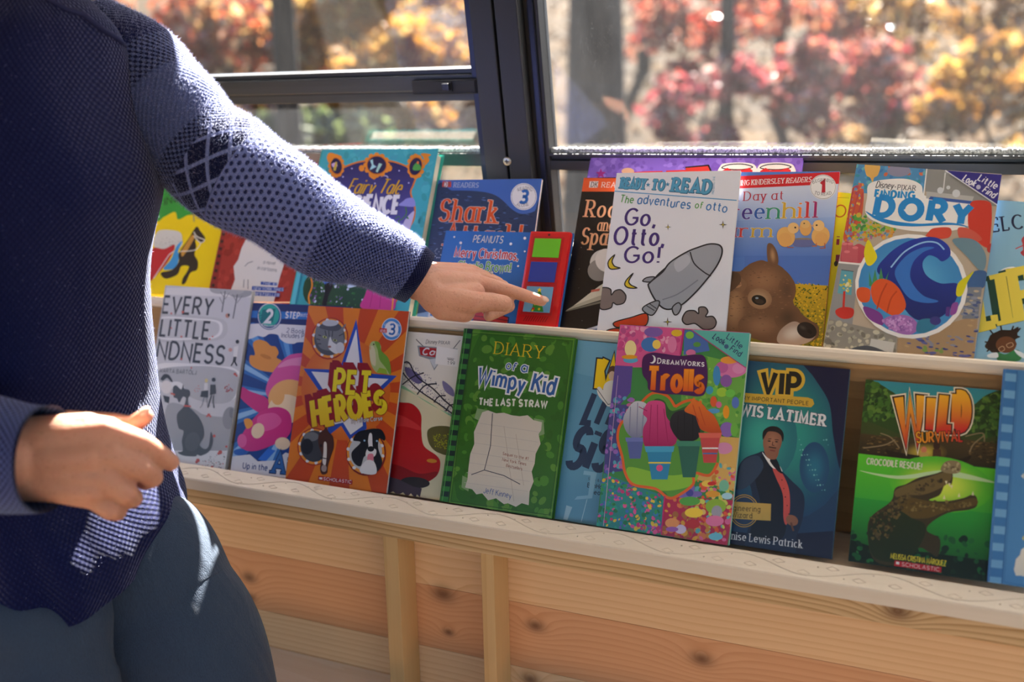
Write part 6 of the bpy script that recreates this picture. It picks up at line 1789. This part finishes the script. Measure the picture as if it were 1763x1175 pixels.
# nails
NAIL=plain('fingernail','e0b4a0',.25)
def nail(F,up,side=0.):
    tip,pre=Vector(F[-1][0]),Vector(F[-2][0]); d=(tip-pre).normalized(); n=(Vector(up)-d*Vector(up).dot(d)).normalized(); s=d.cross(n); r=F[-1][1]
    b=bmesh.new(); bmesh.ops.create_uvsphere(b,u_segments=14,v_segments=8,radius=1)
    c=tip+d*r*.25+n*r*.62
    for v in b.verts: v.co=c+d*v.co.x*r*.95+s*v.co.y*r*.72+n*v.co.z*r*.42
    m=MB(); m.bm(b); child('fingernail',m.v,m.f,NAIL)
nail(L_IDX,(.25,-.45,.85)); nail(R_THB,(.2,-.2,.95))
# ring on the left ring finger
a,b_=Vector(L_RNG[0][0]),Vector(L_RNG[1][0]); d=(b_-a).normalized(); c0=a.lerp(b_,.62); s=d.orthogonal().normalized(); n=d.cross(s)
m=MB(); m.tube([c0+(s*math.cos(2*math.pi*i/24)+n*math.sin(2*math.pi*i/24))*.0098 for i in range(25)],.0011,6)
rg_=child('ring',m.v,m.f,plain('silver_ring','d8d4cc',.18,Metallic=1.))
up=V(-.1,-.45,.85); up=(up-d*up.dot(d)).normalized(); bb=bmesh.new(); bmesh.ops.create_icosphere(bb,subdivisions=1,radius=.0024)
for v in bb.verts: v.co=v.co+c0+up*.0112
m=MB(); m.bm(bb); obj('gem',[tuple(Vector(p)-PB) for p in m.v],m.f,plain('clear_gem','f0f4f8',.05,Transmission_Weight=.6),rg_)
# hair
hair=[(B_(.0,.005,.74),.090,B_(-.02,.005,.68),.090),(B_(-.02,-.01,.68),.078,B_(-.06,-.01,.57),.055),(B_(.03,0,.79),.066,B_(.0,0,.78),.076)]
hv,hf=remeshed(hair,.008,4); child('hair',hv,hf,plain('brown_hair','4a3020',.6))
# ---- sweater
def tube_rings(cs,n_along=16,seg=72,flat=None,wr=0.,seed=0,v0=0.):
    """closed sleeve along control rings (centre, radius); returns verts, faces, uv"""
    P=[Vector(c) for c,_ in cs]; Rd=[r for _,r in cs]; vs=[];uv=[];fs=[]
    pts=[];rad=[];par=[]
    for i in range(len(P)-1):
        p0,p1,p2,p3=P[max(i-1,0)],P[i],P[i+1],P[min(i+2,len(P)-1)]; r0,r1,r2,r3=Rd[max(i-1,0)],Rd[i],Rd[i+1],Rd[min(i+2,len(P)-1)]
        for j in range(n_along+(i==len(P)-2)):
            t=j/n_along; f=lambda a,b,c,d: .5*(2*b+(c-a)*t+(2*a-5*b+4*c-d)*t*t+(3*b-a-3*c+d)*t**3)
            pts.append(f(p0,p1,p2,p3)); rad.append(f(r0,r1,r2,r3)); par.append(v0+i+t)
    rn=random.Random(seed); ph=[(rn.uniform(0,6.28),rn.uniform(2.2,5.5),rn.choice((1,2,3)),rn.uniform(.4,1)) for _ in range(7)]
    ref=Vector((.2,-.9,.3)); 
    for i,p in enumerate(pts):
        d=(pts[min(i+1,len(pts)-1)]-pts[max(i-1,0)]).normalized(); a=(ref-d*ref.dot(d)).normalized(); b=d.cross(a)
        for j in range(seg):
            th=2*math.pi*j/seg; k=0
            for q,w,mm,am in ph: k+=am*math.sin(par[i]*w+q+mm*th+1.3*math.sin(th+q))
            r=rad[i]*(1+wr*k*.25)
            vs.append(p+(a*math.cos(th)+b*math.sin(th))*r); uv.append((j/seg if j<seg/2 else j/seg,par[i]))
    N=len(pts)
    for i in range(N-1):
        for j in range(seg): fs.append((i*seg+j,i*seg+(j+1)%seg,(i+1)*seg+(j+1)%seg,(i+1)*seg+j))
    return vs,fs,uv,N
def seamless(vs,fs,uv,N,seg):
    """duplicate the first column so that the wrap-around has its own uv"""
    nv=[];nu=[];nf=[]
    for i in range(N):
        for j in range(seg+1): nv.append(vs[i*seg+j%seg]); nu.append((j/seg,uv[i*seg][1]))
    for i in range(N-1):
        for j in range(seg): a=i*(seg+1)+j; nf.append((a,a+1,a+seg+2,a+seg+1))
    return nv,nf,nu
SL=[((-0.9422,-0.1224,0.5358),.060),((-0.8996,-0.1154,0.5094),.067),((-0.8520,-0.1099,0.4686),.0635),((-0.8118,-0.1075,0.4290),.059),((-0.7719,-0.0972,0.3986),.061),((-0.7256,-0.0808,0.3671),.056),((-0.6803,-0.0619,0.3299),.0512),((-0.6419,-0.0413,0.3108),.0427),((-0.6114,-0.0255,0.2919),.0385),((-0.5896,-0.0122,0.2742),.0315)]
SR=[(V(-.915,-.375,.50),.058),(V(-.95,-.465,.40),.060),(V(-1.02,-.51,.25),.058),(RE,.060),((-0.8541,-0.4448,0.1827),.056),((-0.7709,-0.4471,0.1829),.051),((-0.7199,-0.4348,0.1827),.0455)]
sv,sf,su,N=tube_rings(SL,16,72,wr=.045,seed=4); LV=seamless(sv,sf,su,N,72)
sv,sf,su,N=tube_rings(SR,16,72,wr=.04,seed=9,v0=2.6); LVR=seamless(sv,sf,su,N,72)
PHI=R(12); TF=V(math.cos(PHI),math.sin(PHI),0); TL=V(-math.sin(PHI),math.cos(PHI),0); TO=V(-0.9068,-0.2502,0)
RINGS=[(0.5963,0.0577,0.0577,0.0605),(0.5777,0.0698,0.0698,0.0744),(0.5544,0.0874,0.0884,0.1070),(0.5172,0.0856,0.1023,0.1348),(0.4893,0.0884,0.1070,0.1442),(0.4614,0.0930,0.1116,0.1488),(0.4335,0.1032,0.1116,0.1507),(0.4056,0.1097,0.1116,0.1535),(0.3777,0.1097,0.1116,0.1535),(0.3498,0.0986,0.1116,0.1488),(0.3219,0.0893,0.1116,0.1442),(0.2847,0.0800,0.1116,0.1395),(0.2382,0.0744,0.1116,0.1395),(0.1917,0.0688,0.1116,0.1442),(0.1452,0.0623,0.1163,0.1480),(0.1080,0.0664,0.1209,0.1480),(0.0801,0.0730,0.1209,0.1480),(0.0522,0.0832,0.1209,0.1480),(0.0336,0.0934,0.1209,0.1480),(0.0150,0.1027,0.1209,0.1480),(-0.0129,0.1037,0.1209,0.1480),(-0.0361,0.0978,0.1172,0.1480),(-0.0561,0.0918,0.1172,0.1480)]
SEG=120; tv=[];tf=[];tu=[]
zz=[r[0] for r in RINGS][::-1]
Zs=np.linspace(0.5963,-.028,110)
for i,Z in enumerate(Zs):
    af,ab,b=[float(np.interp(Z,zz,[r[k] for r in RINGS][::-1])) for k in (1,2,3)]
    for j in range(SEG+1):
        th=2*math.pi*j/SEG; c_,s_=math.cos(th),math.sin(th); e=2/2.4
        x=math.copysign(abs(c_)**e,c_)*(af if c_>0 else ab); y=math.copysign(abs(s_)**e,s_)*b
        low=max(0,min(1,(.2-Z)/.25)); kk=max(0,min(1,(.10-Z)/.13)); drop=kk*(.036*max(0,-s_)-.02*max(0,c_))
        fold=.006*low*math.sin(7*th+2*math.sin(Z*9))+.004*low*math.sin(13*th+Z*14)+.0025*math.sin(5*th+Z*22)
        if abs(th-0)<.35 or th>5.93: fold*=.5
        q=TO+TF*x*(1+fold/.12)+TL*y*(1+fold/.16); q.z=Z-.010*low*math.sin(2*th+.6)-drop; tv.append(q); tu.append((j/SEG,Z))
for i in range(len(Zs)-1):
    for j in range(SEG): a=i*(SEG+1)+j; tf.append((a,a+SEG+1,a+SEG+2,a+1))
# soften the ring steps
tva=np.array([tuple(v) for v in tv]).reshape(len(Zs),SEG+1,3)
for _ in range(6): tva[1:-1]=tva[1:-1]*.5+(tva[:-2]+tva[2:])*.25
tv=[Vector(p) for p in tva.reshape(-1,3)]
def knit(name,base_fn,bump_fn,sheen=.45):
    t=NT(name); uv=t.coord('UV'); x,y,_=t.sep(uv); c=base_fn(t,x,y); h=bump_fn(t,x,y); fuzz=t.noise(t.coord(),900.,2)
    h=t.math('ADD',h,t.math('MULTIPLY',fuzz,.5))
    t.bsdf(c,.9,Sheen_Weight=sheen,Sheen_Roughness=.35,Sheen_Tint='c8d0f0',Normal=t.bump(h,.8,.0016),Specular_IOR_Level=.15); return t.m
def sinw(t,x,f): return t.math('SINE',t.math('MULTIPLY',x,f*2*math.pi))
def chk(t,x,y,fx,fy): return t.math('MULTIPLY',sinw(t,x,fx),sinw(t,y,fy))
def step(t,v,e,w=.05): # smooth 0..1
    return t.math('MINIMUM',t.math('MAXIMUM',t.math('MULTIPLY_ADD',t.math('SUBTRACT',v,e),1/w,.5),0.),1.)
NAVY,NAVY2,GREYB,PERI,DOT='1b2150','141a3e','55618f','6d78b0','262c58'
def sleeve_base(t,x,y):
    ck=step(t,chk(t,x,y,52,8.5),0.,.5)
    fine=step(t,chk(t,x,y,46,9.5),.02,.5)
    # dotted lace rows, staggered
    dx=t.math('MULTIPLY',x,40.); row=t.math('MULTIPLY',y,9.); fl=t.math('FLOOR',row); odd=t.math('MULTIPLY',t.math('MODULO',fl,2.),.5)
    px=t.math('SUBTRACT',t.math('FRACT',t.math('ADD',dx,odd)),.5); py=t.math('SUBTRACT',t.math('FRACT',row),.5)
    dd=t.math('SQRT',t.math('ADD',t.math('MULTIPLY',px,px),t.math('MULTIPLY',py,py))); dots=t.math('SUBTRACT',1.,step(t,dd,.27,.12))
    la=t.math('ABSOLUTE',t.math('SUBTRACT',t.math('FRACT',t.math('MULTIPLY_ADD',x,9.,t.math('MULTIPLY',y,2.))),.5)); lb=t.math('ABSOLUTE',t.math('SUBTRACT',t.math('FRACT',t.math('MULTIPLY_ADD',x,9.,t.math('MULTIPLY',y,-2.))),.5))
    lat=t.math('SUBTRACT',1.,step(t,t.math('MINIMUM',la,lb),.085,.05))
    heather=t.mix(t.noise(t.coord(),700.,2),'3c4676','5f6b98')
    checker=t.mix(ck,NAVY2,GREYB); c=t.mix(step(t,y,1.25,.03),NAVY,checker)
    c=t.mix(step(t,y,1.85,.05),c,heather); c=t.mix(step(t,y,3.0,.04),c,checker)
    c=t.mix(step(t,y,3.35,.02),c,t.mix(lat,'161b40','7480b4')); c=t.mix(step(t,y,4.1,.02),c,t.mix(dots,PERI,DOT))
    c=t.mix(step(t,y,6.0,.1),c,t.mix(fine,'161b42','5a659c')); c=t.mix(step(t,y,8.45,.02),c,'0f1338'); return c
def sleeve_bump(t,x,y):
    row=t.math('MULTIPLY',y,9.); odd=t.math('MULTIPLY',t.math('MODULO',t.math('FLOOR',row),2.),.5)
    px=t.math('SUBTRACT',t.math('FRACT',t.math('ADD',t.math('MULTIPLY',x,40.),odd)),.5); py=t.math('SUBTRACT',t.math('FRACT',row),.5)
    dd=t.math('SQRT',t.math('ADD',t.math('MULTIPLY',px,px),t.math('MULTIPLY',py,py)))
    lace=t.math('MULTIPLY',step(t,dd,.3,.2),1.6)
    k=t.math('MULTIPLY_ADD',chk(t,x,y,52,9.),.5,.5)
    sel=t.math('MULTIPLY',step(t,y,4.1,.02),t.math('SUBTRACT',1.,step(t,y,6.0,.1)))
    nd=t.n('ShaderNodeMix'); t.val(nd.inputs[0],sel); t.val(nd.inputs[2],k); t.val(nd.inputs[3],lace); return nd.outputs[0]
def torso_base(t,x,y):
    g=step(t,chk(t,x,y,118,140.),.55,.5); return t.mix(t.math('MULTIPLY',g,.55),'0f1540','222a5a')
def torso_bump(t,x,y): return t.math('MULTIPLY_ADD',chk(t,x,y,118,140.),.5,.5)
KSL=knit('patterned_sleeve_knit',sleeve_base,sleeve_bump); KTO=knit('navy_honeycomb_knit',torso_base,torso_bump)
av=tv+LV[0]+LVR[0]; n1=len(tv); n2=n1+len(LV[0])
af_=tf+[tuple(i+n1 for i in f) for f in LV[1]]+[tuple(i+n2 for i in f) for f in LVR[1]]
mi=[0]*len(tf)+[1]*(len(LV[1])+len(LVR[1]))
SWT=child('sweater',av,af_,None,mats=[KTO,KSL],mi=mi,uv=tu+LV[2]+[(u_,v_ if v_<8.2 else v_+.0) for u_,v_ in LVR[2]])
# short loose fibres standing off the knit
rg=np.random.default_rng(21); fv=[];ff=[]
def fuzz(vs,fs,n,L):
    A=np.array([tuple(v) for v in vs]); F=np.array(fs); k=rg.integers(0,len(F),n); w=rg.dirichlet((1,1,1,1),n)
    q=A[F[k]]; p=(q*w[:,:,None]).sum(1); nn=np.cross(q[:,1]-q[:,0],q[:,3]-q[:,0]); nn/=np.linalg.norm(nn,axis=1)[:,None]+1e-9
    cc=A.mean(0)
    d=nn+rg.normal(size=(n,3))*.55; d/=np.linalg.norm(d,axis=1)[:,None]; s_=np.cross(d,rg.normal(size=(n,3))); s_/=np.linalg.norm(s_,axis=1)[:,None]
    l=L*rg.uniform(.4,1.3,(n,1)); b=len(fv)
    V3=np.stack([p+s_*.00011,p-s_*.00011,p+d*l],1).reshape(-1,3); fv.extend(map(tuple,V3)); ff.extend((b+3*i,b+3*i+1,b+3*i+2) for i in range(n))
fuzz(LV[0],LV[1][:int(len(LV[1])*.935)],70000,.0042); fuzz(tv,tf,4500,.0028)
t=NT('knit_fibre'); dd=t.n('ShaderNodeBsdfDiffuse'); t.val(dd.inputs[0],'9aa2cc'); tl=t.n('ShaderNodeBsdfTranslucent'); t.val(tl.inputs[0],'c4cbf0'); mm=t.n('ShaderNodeMixShader'); mm.inputs[0].default_value=.6; t.t.links.new(dd.outputs[0],mm.inputs[1]); t.t.links.new(tl.outputs[0],mm.inputs[2]); t.t.links.new(mm.outputs[0],t.out.inputs[0]); FIB=t.m
fz=obj('knit_fuzz',[tuple(Vector(p)-PB) for p in fv],ff,FIB,SWT); fz['kind']='stuff'
m=MB(); m.tube([(-0.8395,-0.2804,0.5808),(-0.8314,-0.2699,0.5721),(-0.8263,-0.2588,0.5656),(-0.8268,-0.2386,0.5624),(-0.8255,-0.2275,0.5552),(-0.8274,-0.2114,0.5482),(-0.833,-0.1923,0.5435),(-0.8378,-0.1784,0.5384),(-0.8467,-0.1632,0.5345)],[.002,.003,.0034,.0036,.0036,.0036,.0034,.003,.002],8)
obj('yoke_seam',[tuple(Vector(p)-PB) for p in m.v],m.f,plain('navy_seam','141a48',.9),SWT,smooth=True)
# ---- jeans
t=NT('denim'); o=t.coord(); tw=t.noise(t.mapping(o,(900,900,160)),1.,2); fade=t.noise(o,9.,3)
c=t.mix(tw,'18243a','31465e'); c=t.mix(t.math('MULTIPLY',fade,.4),c,'3a5068'); t.bsdf(c,.85,Normal=t.bump(t.math('ADD',t.math('MULTIPLY',tw,.12),t.noise(t.mapping(o,(16,16,7)),1.,4,.6,.6)),.7,.011),Sheen_Weight=.1); DENIM=t.m
JL=[((-0.9092,-0.2329,0.0109),.058),((-0.8725,-0.2094,-0.0285),.085),((-0.8378,-0.2081,-0.0844),.089),((-0.7918,-0.2133,-0.1637),.087),(V(-.735,-.235,-.42),0.0691),(V(-.755,-.225,-.60),0.0576),(V(-.80,-.215,-.80),0.0499)]
JR=[((-0.9137,-0.3238,0.0169),.055),((-0.9044,-0.3320,-0.0311),.083),((-0.8913,-0.3417,-0.0911),.088),((-0.8811,-0.3526,-0.1510),.085),(V(-.835,-.385,-.42),0.0710),(V(-.865,-.385,-.60),0.0576),(V(-.90,-.385,-.80),0.0499)]
jv=[];jf=[]
for js,sd in ((JL,3),(JR,6)):
    a,b,c,N=tube_rings(js,14,56,wr=.05,seed=sd); n=len(jv); jv+=a; jf+=[tuple(i+n for i in f) for f in b]
n=len(jv)
for Z,a_,b_ in ((.08,.06,.11),(.0,.07,.125),(-.05,.075,.13),(-.12,.07,.12)):
    for j in range(48):
        th=2*math.pi*j/48; q=TO+TF*(a_*math.cos(th)-.02)+TL*(b_*math.sin(th)); jv.append(V(q.x,q.y,Z))
for i in range(3):
    for j in range(48): jf.append((n+i*48+j,n+(i+1)*48+j,n+(i+1)*48+(j+1)%48,n+i*48+(j+1)%48))
child('jeans',jv,jf,DENIM)
for x,y in ((-.80,-.215),(-.90,-.385)):
    v,f=remeshed([((x-.03,y,FLOOR+.045),.042,(x+.10,y,FLOOR+.036),.036),((x+.10,y,FLOOR+.034),.034,(x+.15,y,FLOOR+.028),.028),((x-.01,y,FLOOR+.05),.045,(x,y,FLOOR+.1),.045)],.006,3)
    child('shoe',v,f,plain('brown_shoe','4a3426',.5))
